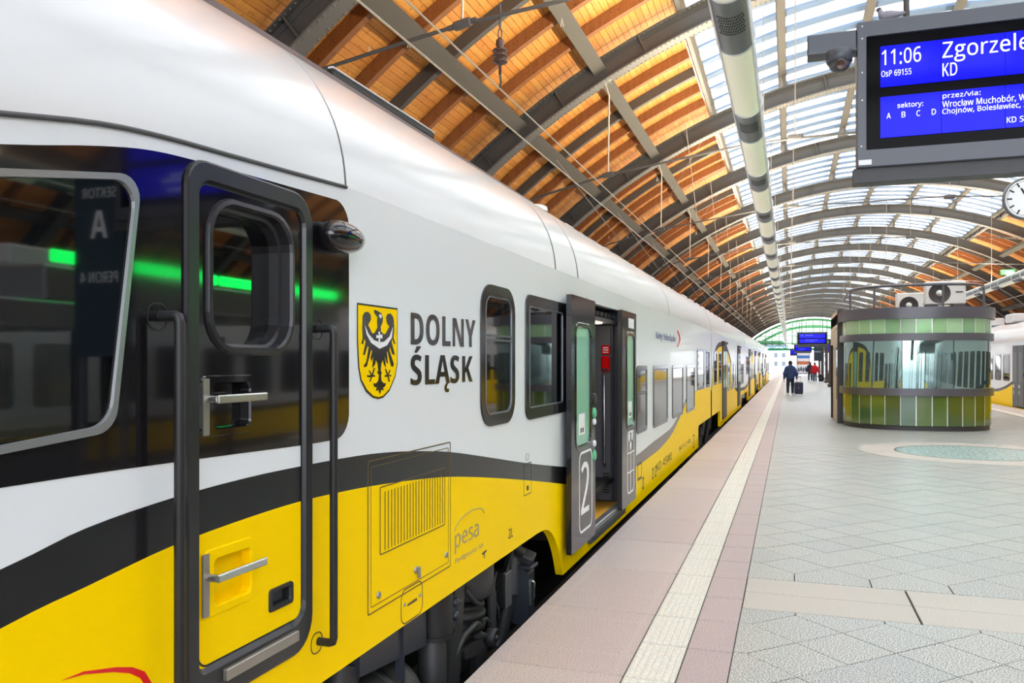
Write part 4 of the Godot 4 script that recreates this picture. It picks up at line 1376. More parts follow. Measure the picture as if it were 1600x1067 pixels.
# Cars farther down the track: side, livery, windows, doors, roof, running gear.
func more_cars(root: Node3D) -> void:
	var cx := -3.24
	var t := tside()
	var ends := [20.42, 36.3, 50.2, 64.2, 82.0]
	for i in 4:
		var a: float = ends[i] + 0.1
		var b: float = ends[i + 1] - 0.1
		var mb := MB.new()
		mb.prism(pv([a, 0.36, a + 2.4, 0.36, a + 2.55, 0.30, a + 2.55, -0.09, b - 2.75, -0.09, b - 2.75, 0.30, b - 2.6, 0.36, b, 0.36, b, 2.45, a, 2.45]), t, -0.06, 0.0)
		mb.box(V(-4.65, 1.2, (a + b) / 2), Vector3(0.06, 2.5, b - a))
		mb.box(V(cx, 1.3, b), Vector3(2.86, 2.3, 0.04))
		part("side_wall", mb, M.white_paint, root)
		mb = MB.new()
		mb.box(V(-3.3, -0.1, (a + b) / 2), Vector3(1.9, 1.0, b - a))
		part("underframe", mb, M.hole_dark, root)
		part("roof", roof_loft([[a, 2.45, 3.42], [b, 2.45, 3.42]], cx), M.roof_paint, root)
		var hump: Array = [a, 1.0, a + 0.6, 1.72, a + 1.7, 2.04, a + 3.6, 2.13, a + 5.4, 1.98, a + 6.9, 1.60, a + 8.4, 0.98, a + 10.0, 0.62, b, 0.5] if i % 2 == 0 else [a, 0.5, a + 3.0, 0.7, a + 4.6, 1.5, a + 5.8, 2.0, a + 7.0, 2.1, a + 8.2, 1.9, a + 9.4, 1.3, a + 10.6, 0.7, b, 0.5]
		var top := smooth_line(hump, 5)
		var low := pv([a, 0.3585, a + 2.4, 0.3585, a + 2.5485, 0.2985, a + 2.5485, -0.0915, b - 2.7485, -0.0915, b - 2.7485, 0.2985, b - 2.6, 0.3585, b, 0.3585])
		film("yellow_field", [band(top, low)], [], M.yellow_paint, root, -0.062)
		var edge := PackedVector2Array()
		for p in top:
			edge.append(p + Vector2(0.0, 0.13))
		film("dark_stripe", [band(edge, top)], [], M.rubber, root)
		mb = MB.new()
		mb.box(V(cx, 1.4, a - 0.1), Vector3(2.5, 2.6, 0.24))
		part("gangway", mb, M.rubber, root)
		if i > 0:
			bogie(root, cx, ends[i] - 2.0, ends[i] + 2.0)
		for q in [1.0 if i > 0 else 0.55, 2.0, 5.4, 6.9, 8.4, 9.3, 12.6, 13.7]:
			var s: float = a + q
			if s + 0.9 < b - 0.2:
				train_window(root, s, 1.105 if q < 3.0 else 0.78, s + 0.88, 1.975 if q < 3.0 else 1.65, 0.09, 0.06, t, 1.5 if q < 3.0 else 0.0)
		for q in [3.2, 10.4]:
			if i == 3 and q > 10.0:
				continue
			var s: float = a + q
			for e in 2:
				var lf := part("door_leaf", flat_mb(rrect(s + 0.76 * e, 0.06, s + 0.74 + 0.76 * e, 2.2, 0.02), 0.0, 0.03), M.rubber, root)
				part("leaf_pane", flat_mb(rrect(s + 0.16 + 0.76 * e, 0.95, s + 0.58 + 0.76 * e, 2.0, 0.08), 0.028, 0.034), M.teal_glass, lf)
			part("door_hood", flat_mb(rrect(s - 0.05, 2.22, s + 1.56, 2.28, 0.01), 0.0, 0.06), M.rubber, root)
		mb = MB.new()
		for e in 9:
			mb.bevel(V(-2.62, 3.38, a + 1.0 + e * 1.6), Vector3(0.12, 0.09, 0.9), 0.015)
		part("roof_equipment", mb, M.white_film, root)

func build_right_train() -> void:
	var cx := 9.49
	var root := thing("train", V(cx, -1.0, 30.0), "white and yellow train at the right platform edge, half hidden behind the green glass kiosk", "train")
	var t := Transform3D(Basis(Vector3(0, 0, -1), Vector3(0, 1, 0), Vector3(-1, 0, 0)), Vector3(8.05, 0, 0))
	for q in [[-11.0, 48.0], [48.4, 66.0], [66.4, 86.0]]:
		var a: float = q[0]
		var b: float = q[1]
		var mb := MB.new()
		mb.prism(pv([a, -0.09, b, -0.09, b, 2.45, a, 2.45]), t, -0.06, 0.0)
		mb.box(V(10.9, 1.2, (a + b) / 2), Vector3(0.06, 2.5, b - a))
		mb.box(V(cx, 1.3, b), Vector3(2.86, 2.3, 0.04))
		mb.box(V(cx, 1.3, a), Vector3(2.86, 2.3, 0.04))
		part("side_wall", mb, M.white_paint, root)
		mb = MB.new()
		mb.box(V(cx, -0.3, (a + b) / 2), Vector3(2.2, 0.9, b - a))
		part("underframe", mb, M.hole_dark, root)
		part("roof", roof_loft([[a, 2.45, 3.38], [b, 2.45, 3.38]], cx), M.roof_paint, root)
		for e in int((b - a) / 1.2):
			mb = MB.new()
			mb.bevel(V(8.42, 3.06, a + 0.8 + 1.2 * e), Vector3(0.06, 0.03, 1.0), 0.01, Basis(Vector3(0, 0, 1), 0.8))
			part("roof_slat", mb, M.frame_alu, root)
		for e in int((b - a) / 4.0):
			mb = MB.new()
			mb.bevel(V(8.95, 3.50, a + 1.7 + 4.0 * e), Vector3(0.6, 0.36, 1.3), 0.05)
			var unit := part("roof_unit", mb, M.white_paint, root)
			mb = MB.new()
			for g in 3:
				mb.box(V(8.645, 3.50 + 0.02 * g, a + 1.35 + 0.35 * g), Vector3(0.01, 0.07, 0.16))
			part("vent", mb, M.rubber, unit)
		var top := smooth_line([a, 0.5, 10.0, 0.5, 20.0, 0.7, 28.0, 1.3, 31.0, 1.4, 33.8, 1.15, 35.35, 0.86, 36.6, 0.62, 38.3, 0.46, 42.0, 0.4, b, 0.4] if a < 0.0 else [a, 0.4, (a + b) / 2, 0.9, b, 0.4], 4)
		film("yellow_field", [band(top, pv([a, -0.089, b, -0.089]))], [], M.yellow_paint, root, 0.001, 0.003, t)
		var up := PackedVector2Array()
		for p in top:
			up.append(p + Vector2(0, 0.12))
		film("dark_stripe", [band(up, top)], [], M.stripe_dark, root, 0.001, 0.003, t)
		for e in (42 if a < 0.0 else 12):
			var s := a + 0.6 + 1.36 * e
			if s < b - 1.2 and (absf(s + 0.5 - 34.6) > 1.7):
				train_window(root, s, 0.95, s + 1.0, 2.0, 0.1, 0.06, t)
	for e in 2:
		var s := 33.84 + 0.77 * e
		var lf := part("door_leaf", flat_mb(rrect(s, 0.0, s + 0.75, 2.30, 0.02), 0.0, 0.02, t), M.frame_black, root)
		part("leaf_pane", flat_mb(rrect(s + 0.17, 0.95, s + 0.58, 2.05, 0.08), 0.018, 0.024, t), M.frame_grey, lf)
		part("sticker", flat_mb(rrect(s + 0.5, 0.72, s + 0.64, 0.84, 0.01), 0.018, 0.024, t), M.white_film, lf)
		part("sticker", flat_mb(rrect(s + 0.48, 0.48, s + 0.64, 0.62, 0.01), 0.018, 0.024, t), M.frame_alu, lf)
	bogie(root, cx, 36.0, 39.4)

# ---------------------------------------------------------------- kiosk
func kiosk_curve(grow: float, n: int) -> Array:      # the curved front, left to right, at equal steps
	var fine := []
	for k in 401:
		var a := PI * (1.0 - k / 400.0)
		var e := 2.0 / 2.6
		fine.append(V(3.12 + (1.74 + grow) * signf(cos(a)) * pow(absf(cos(a)), e), 0, 23.95 - (1.85 + grow) * pow(absf(sin(a)), e)))
	var total := 0.0
	for k in 400:
		total += fine[k].distance_to(fine[k + 1])
	var out := [fine[0]]
	var run := 0.0
	for k in 400:
		run += fine[k].distance_to(fine[k + 1])
		if run >= total * out.size() / n - 1e-6 and out.size() < n:
			out.append(fine[k + 1])
	out.append(fine[400])
	return out

func kiosk_band(y0: float, y1: float, grow: float, thick: float) -> MB:
	var mb := MB.new()
	var o := kiosk_curve(grow, 40)
	var i := kiosk_curve(grow - thick, 40)
	o.push_front(o[0] + Vector3(0, 0, -4.3))
	i.push_front(i[0] + Vector3(0, 0, -4.3))
	o.append(o[-1] + Vector3(0, 0, -4.3))
	i.append(i[-1] + Vector3(0, 0, -4.3))
	var c := V(3.12, 0, 26.0)
	for k in o.size() - 1:
		var w: Vector3 = (o[k] + o[k + 1]) / 2 - c
		if k > 0 and k < o.size() - 2:
			mb.smooth(true)
		mb.quad(o[k] + Vector3(0, y0, 0), o[k + 1] + Vector3(0, y0, 0), o[k + 1] + Vector3(0, y1, 0), o[k] + Vector3(0, y1, 0), w)
		mb.smooth(false)
		mb.quad(i[k] + Vector3(0, y0, 0), i[k + 1] + Vector3(0, y0, 0), i[k + 1] + Vector3(0, y1, 0), i[k] + Vector3(0, y1, 0), -w)
		mb.quad(o[k] + Vector3(0, y1, 0), o[k + 1] + Vector3(0, y1, 0), i[k + 1] + Vector3(0, y1, 0), i[k] + Vector3(0, y1, 0), Vector3.UP)
		mb.quad(o[k] + Vector3(0, y0, 0), o[k + 1] + Vector3(0, y0, 0), i[k + 1] + Vector3(0, y0, 0), i[k] + Vector3(0, y0, 0), Vector3.DOWN)
	return mb

func build_kiosk() -> void:
	var root := thing("kiosk", V(3.12, 0, 25.5), "round-fronted platform kiosk with green glass panels, mirrored windows and dark metal bands", "kiosk")
	part("plinth", kiosk_band(0.0, 0.12, -0.02, 0.3), M.kiosk_dark, root)
	part("sill_band", kiosk_band(0.855, 1.04, 0.07, 0.2), M.kiosk_band, root)
	part("head_band", kiosk_band(2.22, 2.40, 0.07, 0.2), M.kiosk_band, root)
	part("roof_band", kiosk_band(2.76, 3.04, 0.10, 0.3), M.kiosk_band, root)
	var n := 17
	var pts := kiosk_curve(0.0, n)
	pts.append(pts[n] + Vector3(0, 0, -1.6))
	pts.push_front(pts[0] + Vector3(0, 0, -0.4))
	var greens := [M.green_d, M.green_a, M.green_b, M.green_a, M.green_d, M.green_b, M.green_c, M.green_c]
	var mints := [M.mint_b, M.mint_a, M.mint_b, M.mint_a, M.mint_c]
	for k in pts.size() - 1:
		var a: Vector3 = pts[k]
		var b: Vector3 = pts[k + 1]
		var d := (b - a).normalized()
		var out := d.cross(Vector3.UP)
		if out.dot((a + b) / 2 - V(3.12, 0, 26.0)) < 0:
			out = -out
		var basis := Basis(d, Vector3.UP, out)
		var w := a.distance_to(b)
		for q in [[0.12, 0.855, greens[rng.randi() % 8], "green_panel"], [2.40, 2.76, mints[rng.randi() % 5], "mint_panel"]]:
			var mb := MB.new()
			mb.bevel((a + b) / 2 + Vector3(0, (q[0] + q[1]) / 2, 0), Vector3(w - 0.022, q[1] - q[0], 0.03), 0.004, basis)
			part(q[3], mb, q[2], root)
			mb = MB.new()
			mb.box(b + Vector3(0, (q[0] + q[1]) / 2, 0) - out * 0.006, Vector3(0.02, q[1] - q[0], 0.025), basis)
			part("panel_bar", mb, M.tube_trim, root)
	var gl := kiosk_curve(0.0, 36)
	gl.append(gl[36] + Vector3(0, 0, -1.6))
	var cuts := [0, 7, 15, 22, 29, 36, 37]
	for e in cuts.size() - 1:
		var mb := MB.new()
		mb.smooth(true)
		for k in range(cuts[e], cuts[e + 1]):
			var w: Vector3 = (gl[k] + gl[k + 1]) / 2 - V(3.12, 0, 26.0)
			var inn: Vector3 = -w.normalized() * 0.012
			mb.quad(gl[k] + Vector3(0, 1.04, 0), gl[k + 1] + Vector3(0, 1.04, 0), gl[k + 1] + Vector3(0, 2.22, 0), gl[k] + Vector3(0, 2.22, 0), w)
			mb.quad(gl[k] + inn + Vector3(0, 1.04, 0), gl[k + 1] + inn + Vector3(0, 1.04, 0), gl[k + 1] + inn + Vector3(0, 2.22, 0), gl[k] + inn + Vector3(0, 2.22, 0), -w)
		part("curved_pane", mb, M.kiosk_glass, root)
		mb = MB.new()
		mb.box(gl[cuts[e + 1]] + Vector3(0, 1.63, 0), Vector3(0.018, 1.18, 0.018))
		part("glazing_joint", mb, M.kiosk_dark, root)
	# inner core, roof
	var mb := MB.new()
	mb.box(V(3.12, 1.5, 26.2), Vector3(3.2, 2.9, 4.2))
	part("core", mb, M.kiosk_dark, root)
	mb = MB.new()
	var outline := PackedVector2Array()
	for p in kiosk_curve(0.02, 40):
		outline.append(Vector2(p.x, -p.z))
	outline.append(Vector2(4.88, 28.2))
	outline.append(Vector2(1.36, 28.2))
	mb.prism(outline, Transform3D(Basis(Vector3(1, 0, 0), Vector3(0, 0, -1), Vector3(0, 1, 0)), Vector3.ZERO), 2.9, 3.0)
	part("roof", mb, M.kiosk_dark, root)
	# left flank: corner post, stone slabs, door, dark panel
	mb = MB.new()
	mb.bevel(V(1.345, 1.58, 24.22), Vector3(0.16, 3.16, 0.2), 0.01)
	part("corner_post", mb, M.kiosk_dark, root)
	for e in 3:
		for g in 2:
			mb = MB.new()
			mb.bevel(V(1.31, 2.37 + 0.53 * g, 24.98 + 1.32 * e), Vector3(0.06, 0.52, 1.31), 0.006)
			part("stone_slab", mb, M.kiosk_stone, root)
	for q in [[24.75, 0.85, 1.25, 2.1, M.kiosk_glass], [24.75, 0.85, 0.0, 0.62, M.frame_alu], [24.75, 0.85, 0.62, 1.25, M.kiosk_dark], [26.2, 1.9, 0.0, 2.1, M.kiosk_stone], [27.7, 0.9, 0.0, 2.1, M.kiosk_glass]]:
		mb = MB.new()
		mb.bevel(V(1.31, (q[2] + q[3]) / 2, q[0]), Vector3(0.05, q[3] - q[2] - 0.01, q[1]), 0.006)
		part("flank_panel", mb, q[4], root)
	mb = MB.new()
	mb.bevel(V(1.235, 1.1, 26.6), Vector3(0.06, 2.2, 0.06), 0.01)
	part("gate_post", mb, M.hole_dark, root)
	# railing on the roof
	mb = MB.new()
	var rail := []
	for p in kiosk_curve(-0.15, 24):
		rail.append(p + Vector3(0, 3.60, 0))
	rail.push_front(rail[0] + Vector3(0, -0.1, -2.0))
	mb.tube(rail, 0.035, 8)
	part("railing", mb, M.kiosk_band, root)
	for k in [2, 7, 14, 21]:
		mb = MB.new()
		mb.tube([rail[k + 1], rail[k + 1] + Vector3(0, -0.6, 0)], 0.028, 8)
		part("railing_post", mb, M.kiosk_band, root)
	air_unit(V(3.86, 3.20, 23.7), 0.95, 0.60, 1.0, "white air conditioner standing foremost on the kiosk roof")
	air_unit(V(3.55, 3.05, 27.0), 0.95, 0.72, 1.0, "white air conditioner set back and lower on the kiosk roof")

func air_unit(at: Vector3, w: float, h: float, fan: float, label: String) -> void:
	var root := thing("air_conditioner", at, label, "air conditioner", "air conditioners on the kiosk roof")
	var mb := MB.new()
	mb.bevel(at + Vector3(0, h / 2, -0.16), Vector3(w, h, 0.32), 0.02)
	part("casing", mb, M.ac_white, root)
	var c := at + Vector3(-0.14 * w / 0.95, h * 0.48, 0.0)
	mb = MB.new()
	mb.lathe([Vector2(0.0, -0.02), Vector2(0.262, -0.02), Vector2(0.262, 0.0), Vector2(0.25, 0.012), Vector2(0.24, 0.004), Vector2(0.0, 0.004)], c, Vector3.BACK, 32)
	part("fan_guard", mb, M.ac_grille, root)
	mb = MB.new()
	for k in 18:
		var a := TAU * k / 18
		var d := Vector3(cos(a), sin(a), 0)
		mb.tube([c + d * 0.08 + Vector3(0, 0, 0.012), c + d.rotated(Vector3.BACK, 0.25) * 0.245 + Vector3(0, 0, 0.012)], 0.004, 4, false)
	for r in [0.13, 0.19]:
		var loop := []
		for k in 25:
			loop.append(c + Vector3(cos(TAU * k / 24), sin(TAU * k / 24), 0) * r + Vector3(0, 0, 0.012))
		mb.tube(loop, 0.004, 4, false)
	tag(part("guard_wires", mb, M.board_case, root), "", "", "", "stuff")
	mb = MB.new()
	mb.lathe([Vector2(0, 0.0), Vector2(0.085, 0.0), Vector2(0.08, 0.03), Vector2(0.0, 0.036)], c, Vector3.BACK, 20)
	part("fan_hub", mb, M.ac_white, root)
	mb = MB.new()
	mb.bevel(at + Vector3(0.32 * w / 0.95, h * 0.52, 0.002), Vector3(0.17, 0.035, 0.012), 0.003)
	part("badge", mb, M.ac_grille, root)
	mb = MB.new()
	for x in [-0.32, 0.32]:
		mb.bevel(V(at.x + x, (at.y + 3.0) / 2, -at.z + 0.16), Vector3(0.28, at.y - 2.995, 0.36), 0.01)
	part("foot", mb, M.ac_grille, root)

# ---------------------------------------------------------------- wires over the track
func build_overhead() -> void:
	var mb := MB.new()
	mb.tube([V(-3.24, 4.567, -11), V(-3.24, 4.567, 150)], 0.010, 6)
	single("contact_wire", mb, Vector3.ZERO, M.wire_light, "lower of the two pale wires strung above the near train", "wire", "wires over the near train")
	mb = MB.new()
	mb.tube([V(-3.0, 4.69, -11), V(-3.0, 4.69, 150)], 0.009, 6)
	single("catenary_wire", mb, Vector3.ZERO, M.wire_light, "upper of the two pale wires above the near train, the one the insulator holds", "wire", "wires over the near train")
	mb = MB.new()
	mb.tube([V(9.49, 4.567, 10), V(9.49, 4.567, 150)], 0.010, 6)
	single("contact_wire", mb, Vector3.ZERO, M.wire_light, "pale wire above the train at the right platform edge", "wire")
	var near := [[-9.3, 3.2], [-5.2, 5.148], [-4.235, 5.313], [-3.43, 5.44], [-2.34, 5.53], [-1.72, 5.60], [0.2, 5.66], [3.5, 5.7], [8.0, 5.4]]
	var others := [[-9.3, 3.0], [-6.2, 4.15], [-4.58, 4.86], [-3.2, 5.19], [-1.45, 5.44], [-0.78, 5.53], [0.1, 5.58], [3.5, 5.62], [8.5, 5.3], [14.5, 3.4]]
	for k in 11:
		var s := S0 + BAY * (k + 1)
		var line: Array = near if k == 0 else others
		var lab := "grey span rod with a turnbuckle crossing the hall under the nearest visible rib" if k == 0 else ("grey span rod crossing the hall below the second rib, its clamp above the train roof" if k == 1 else "thin grey span rod crossing the hall under the %s rib from the camera" % ["", "", "third", "fourth", "fifth", "sixth", "seventh", "eighth", "ninth", "tenth", "eleventh"][k])
		var root := thing("span_rod", V(-3.3, 5.2, s), lab, "rod", "span rods across the hall")
		mb = MB.new()
		var pts := []
		for p in line:
			pts.append(V(p[0], p[1], s))
		mb.tube(pts, 0.022 if k < 2 else 0.018, 6)
		part("rod", mb, M.iron, root)
		var q := V(-3.43, 5.44, s) if k == 0 else V(-3.2, 5.19, s)
		mb = MB.new()
		mb.bevel(q, Vector3(0.22, 0.09, 0.09), 0.02, Basis(Vector3(0, 0, 1), 0.2))
		mb.tube([q + Vector3(-0.17, -0.03, 0), q + Vector3(0.17, 0.03, 0)], 0.032, 8)
		part("turnbuckle", mb, M.iron, root)
		mb = MB.new()
		var up := on_arc(-27.6, RV, s)
		mb.tube([q, V(q.x + 0.02, up.y - 0.3, s), V(up.x - 0.12, up.y - 0.04, s), V(up.x, up.y, s)], 0.016, 6)
		part("hanger", mb, M.wire_light, root)
		for x in [-4.6, -4.1, -2.3]:
			mb = MB.new()
			var y := 5.26 if k == 0 else 5.0
			mb.tube([V(x, y, s), V(x + 0.015, y + 0.09, s), V(x + 0.03, y, s)], 0.006, 4, false)
			part("clip", mb, M.wire_light, root)
		if k > 0 and k < 9:
			mb = MB.new()
			mb.tube([V(0.1, 5.6, s), V(0.1, on_arc(-13.4, RV, s).y, s)], 0.009, 5)
			part("hanger", mb, M.wire_grey, root)
			mb = MB.new()
			mb.tube([V(3.6, 5.6, s), V(3.6, on_arc(0, RV, s).y, s)], 0.009, 5)
			part("hanger", mb, M.wire_grey, root)
			for x in [0.1, 3.6]:
				mb = MB.new()
				mb.bevel(V(x, 5.6, s), Vector3(0.26, 0.09, 0.1), 0.02)
				part("clamp", mb, M.iron, root)
	for k in range(2, 8):
		var s := S0 + BAY * (k + 1)
		mb = MB.new()
		for q in [[on_arc(-22.0, RV + 0.2, s), on_arc(-29.0, RV + 0.1, s + 4.0)], [on_arc(-24.0, RV + 0.1, s - 1.5), V(-2.3, 5.3, s + 0.6)], [on_arc(-35.0, RV + 0.1, s - 4.5), V(-4.3, 4.95, s)]]:
			mb = MB.new()
			mb.tube(q, 0.009, 5)
			part("tie_rod", mb, M.wire_grey, get_node("ceiling"))
	# the hanging insulator
	var ins := thing("insulator", V(-2.985, 4.69, 8.35), "brown ribbed insulator hanging on a chain from the nearest span rod", "insulator")
	mb = MB.new()
	var prof := [Vector2(0, 0), Vector2(0.016, 0.0), Vector2(0.016, 0.10)]
	for k in 3:
		var y := 0.14 + 0.06 * k
		prof.append_array([Vector2(0.03, y - 0.03), Vector2(0.075, y - 0.012), Vector2(0.085, y), Vector2(0.07, y + 0.016), Vector2(0.034, y + 0.024)])
	prof.append_array([Vector2(0.045, 0.32), Vector2(0.045, 0.37), Vector2(0.02, 0.40), Vector2(0, 0.41)])
	mb.lathe(prof, V(-2.985, 4.83, 8.35), Vector3.UP, 20)
	part("insulator_body", mb, M.insulator_brown, ins)
	mb = MB.new()
	for k in 3:
		var y := 5.24 + 0.10 * k
		var loop := []
		for e in 9:
			var a := TAU * e / 8
			var d := Vector3(0.022 * cos(a), 0.055 * sin(a), 0) if k % 2 == 0 else Vector3(0, 0.055 * sin(a), 0.022 * cos(a))
			loop.append(V(-2.985, y + 0.04, 8.35) + d)
		mb.tube(loop, 0.008, 5, false)
	mb.tube([V(-2.985, 5.44, 8.35), V(-2.985, 5.60, 8.35)], 0.012, 6)
	mb.tube([V(-2.985, 4.69, 8.35), V(-2.975, 4.76, 8.35), V(-2.985, 4.84, 8.35)], 0.012, 6)
	part("chain", mb, M.iron, ins)

# ---------------------------------------------------------------- departure boards
func board(called_label: String, x0: float, x1: float, y0: float, y1: float, s: float, near: bool, group := "") -> Node3D:
	var root := thing("departure_board", V((x0 + x1) / 2, y0, s), called_label, "departure board", group)
	var w := x1 - x0
	var mb := MB.new()
	var outer := rrect(x0, y0, x1, y1, 0.008, 2)
	var inner := rrect(x0 + 0.056, y0 + 0.115, x1 - 0.056, y1 - 0.103, 0.006, 2)
	mb.ring(outer, inner, tface(s), [Vector2(0, -0.14), Vector2(0, -0.004), Vector2(0.05, 0.0), Vector2(0.97, 0.0), Vector2(1, -0.012), Vector2(1, -0.03)])
	mb.box(V((x0 + x1) / 2, (y0 + y1) / 2, s + 0.14), Vector3(w - 0.01, y1 - y0 - 0.01, 0.02))
	part("case", mb, M.board_case, root)
	mb = MB.new()
	mb.box(V((x0 + x1) / 2, (y0 + y1) / 2 + 0.005, s + 0.025), Vector3(w - 0.1, y1 - y0 - 0.2, 0.01))
	part("bezel", mb, M.board_black, root)
	mb = MB.new()
	mb.hexa([V(x0 - 0.02, y0 - 0.095, s - 0.0), V(x1 + 0.02, y0 - 0.095, s), V(x1 + 0.02, y0 - 0.095, s + 0.16), V(x0 - 0.02, y0 - 0.095, s + 0.16), V(x0 - 0.02, y0 + 0.0, s + 0.02), V(x1 + 0.02, y0, s + 0.02), V(x1 + 0.02, y0, s + 0.16), V(x0 - 0.02, y0, s + 0.16)])
	part("lower_box", mb, M.kiosk_dark, root)
	var n := 4 if near else 5
	var left := x0 + 0.138
	var pitch := (w - 0.276) / n
	for k in n:
		for q in [[y0 + 0.186, y0 + 0.45], [y0 + 0.514, y0 + 0.778]]:
			mb = MB.new()
			mb.box(V(left + pitch * (k + 0.5), (q[0] + q[1]) / 2, s + 0.016), Vector3(pitch - 0.003, q[1] - q[0], 0.008))
			part("screen", mb, M.screen_blue, root)
	var t := tface(s - 0.0)
	t.origin.z = -s - 0.012
	if near:
		for q in [["11:06", 0.567, 3.613, 0.797, 3.713], ["OsP 69155", 0.565, 3.541, 0.741, 3.580], ["Zgorzelec", 0.919, 3.59, 1.46, 3.728], ["KD", 0.919, 3.506, 1.002, 3.587], ["sektory:", 0.660, 3.322, 0.809, 3.364], ["A", 0.596, 3.269, 0.620, 3.305], ["B", 0.684, 3.269, 0.706, 3.305], ["C", 0.770, 3.269, 0.792, 3.305], ["D", 0.858, 3.269, 0.882, 3.305], ["przez/via:", 0.920, 3.358, 1.132, 3.397], ["Wrocław Muchobór, Wrocław", 0.918, 3.303, 1.515, 3.350], ["Chojnów, Bolesławiec, Zebrzydowa", 0.918, 3.256, 1.60, 3.301], ["KD SPRINTER", 1.275, 3.178, 1.55, 3.213]]:
			letters("lettering", q[0], q[1], q[2], q[3], q[4], t, M.screen_white, root, mono if q[0].length() == 1 else sans, 0.003)
	else:
		for q in [["11:06", 0.15, 0.64, 0.40, 0.75], ["Zgorzelec", 0.52, 0.63, 1.0, 0.76], ["Wrocław Muchobór", 0.52, 0.36, 1.3, 0.42], ["Chojnów", 0.52, 0.26, 1.1, 0.32]]:
			letters("lettering", q[0], x0 + q[1], y0 + q[2], x0 + q[3], y0 + q[4], t, M.screen_dim, root, sans, 0.003)
	mb = MB.new()
	for x in [x0 + 0.3, x1 - 0.3]:
		mb.tube([V(x, y1, s + 0.08), V(x, YC + sqrt(RV * RV - pow(x - XC, 2.0)), s + 0.08)], 0.02, 6)
	part("suspension", mb, M.iron, root)
	return root

func build_boards() -> void:
	var b := board("large hanging departure board with blue screens listing the 11:06 train, nearest the camera", 0.42, 2.116, 2.962, 3.912, 5.74, true)
	var mb := MB.new()
	mb.bevel(V(0.467, 2.993, 5.735), Vector3(0.078, 0.034, 0.006), 0.002)
	part("sticker", mb, M.poster_white, b)
	mb = MB.new()
	for q in [[0.45, 3.88], [0.45, 3.80], [0.45, 3.58], [0.45, 3.40], [0.445, 3.10]]:
		mb.lathe([Vector2(0.006, 0), Vector2(0.005, 0.003), Vector2(0, 0.003)], V(q[0], q[1], 5.74), Vector3.BACK, 8)
	tag(part("rivets", mb, M.tube_trim, b), "", "", "", "stuff")
	mb = MB.new()
	mb.bevel(V(0.267, 3.795, 5.80), Vector3(0.304, 0.15, 0.10), 0.006)
	mb.bevel(V(0.267, 3.727, 5.78), Vector3(0.304, 0.012, 0.14), 0.003)
	part("side_arm", mb, M.board_case, b)
	var glowlight := AreaLight3D.new()
	glowlight.name = "screen_light"
	glowlight.area_size = Vector2(1.4, 0.55)
	glowlight.light_color = Color(0.15, 0.2, 1.0)
	glowlight.light_energy = 0.02
	glowlight.shadow_enabled = true
	add_child(glowlight)
	glowlight.position = V(1.27, 3.44, 5.70)
	glowlight.rotation.y = PI
	# dome camera under the arm
	var c := thing("security_camera", V(0.312, 3.73, 5.78), "dark dome security camera under the arm of the departure board", "camera")
	mb = MB.new()
	mb.lathe([Vector2(0, -0.055), Vector2(0.074, -0.055), Vector2(0.08, -0.05), Vector2(0.084, 0.02), Vector2(0.07, 0.03), Vector2(0, 0.03)], V(0.312, 3.71, 5.74), Vector3.UP, 24)
	part("housing", mb, M.board_case, c)
	mb = MB.new()
	mb.lathe([Vector2(0, -0.115), Vector2(0.02, -0.113), Vector2(0.045, -0.10), Vector2(0.062, -0.08), Vector2(0.07, -0.055), Vector2(0, -0.055)], V(0.312, 3.71, 5.74), Vector3.UP, 24)
	part("dome", mb, M.frame_grey, c)
	mb = MB.new()
	mb.lathe([Vector2(0.036, -0.02), Vector2(0.036, 0.03), Vector2(0.028, 0.034), Vector2(0.02, 0.028), Vector2(0, 0.028)], V(0.315, 3.632, 5.69), Vector3(0, -0.35, 1).normalized(), 18)
	part("lens", mb, M.insulator_brown, c)
	# a pigeon on the top of the board
	var p := thing("pigeon", V(0.60, 3.912, 5.79), "small grey pigeon sitting on top of the near departure board", "bird")
	mb = MB.new()
	var at := V(0.60, 3.948, 5.79)
	var ax := Vector3(1, 0.0, 0.15).normalized()
	mb.lathe([Vector2(0, -0.045), Vector2(0.018, -0.042), Vector2(0.03, -0.025), Vector2(0.034, 0.0), Vector2(0.03, 0.03), Vector2(0.018, 0.07), Vector2(0.012, 0.10), Vector2(0.0, 0.115)], at, ax, 14)
	mb.lathe([Vector2(0.022, -0.01), Vector2(0.019, 0.012), Vector2(0.015, 0.03), Vector2(0.0, 0.034)], at + Vector3(-0.03, 0.012, 0), Vector3(-0.35, 1, 0).normalized(), 12)
	part("body", mb, M.pigeon_grey, p)
	mb = MB.new()
	mb.lathe([Vector2(0, -0.016), Vector2(0.012, -0.012), Vector2(0.017, 0.0), Vector2(0.012, 0.012), Vector2(0, 0.016)], at + Vector3(-0.045, 0.045, 0), Vector3.UP, 12)
	mb.lathe([Vector2(0.005, 0), Vector2(0.0, 0.018)], at + Vector3(-0.058, 0.044, 0), Vector3(-1, -0.2, 0).normalized(), 6)
	part("head", mb, M.pigeon_dark, p)
	mb = MB.new()
	for z in [-0.012, 0.012]:
		mb.tube([at + Vector3(0, -0.028, z), V(0.60, 3.912, 5.79 - z)], 0.003, 5)
	part("leg", mb, M.red_cloth, p)
	board("hanging departure board with blue screens beyond the man, above the left of the platform", 0.505, 2.40, 2.76, 3.66, 57.5, false)
	board("distant hanging departure board, just left of the sector totem", 0.50, 2.40, 2.76, 3.66, 97.0, false, "")
	board("most distant hanging departure board, nearly over the track", 0.10, 1.70, 2.6, 3.5, 122.0, false, "")
	board("distant departure board over the right half of the platform, partly behind the columns", 3.7, 5.6, 2.76, 3.66, 97.0, false)

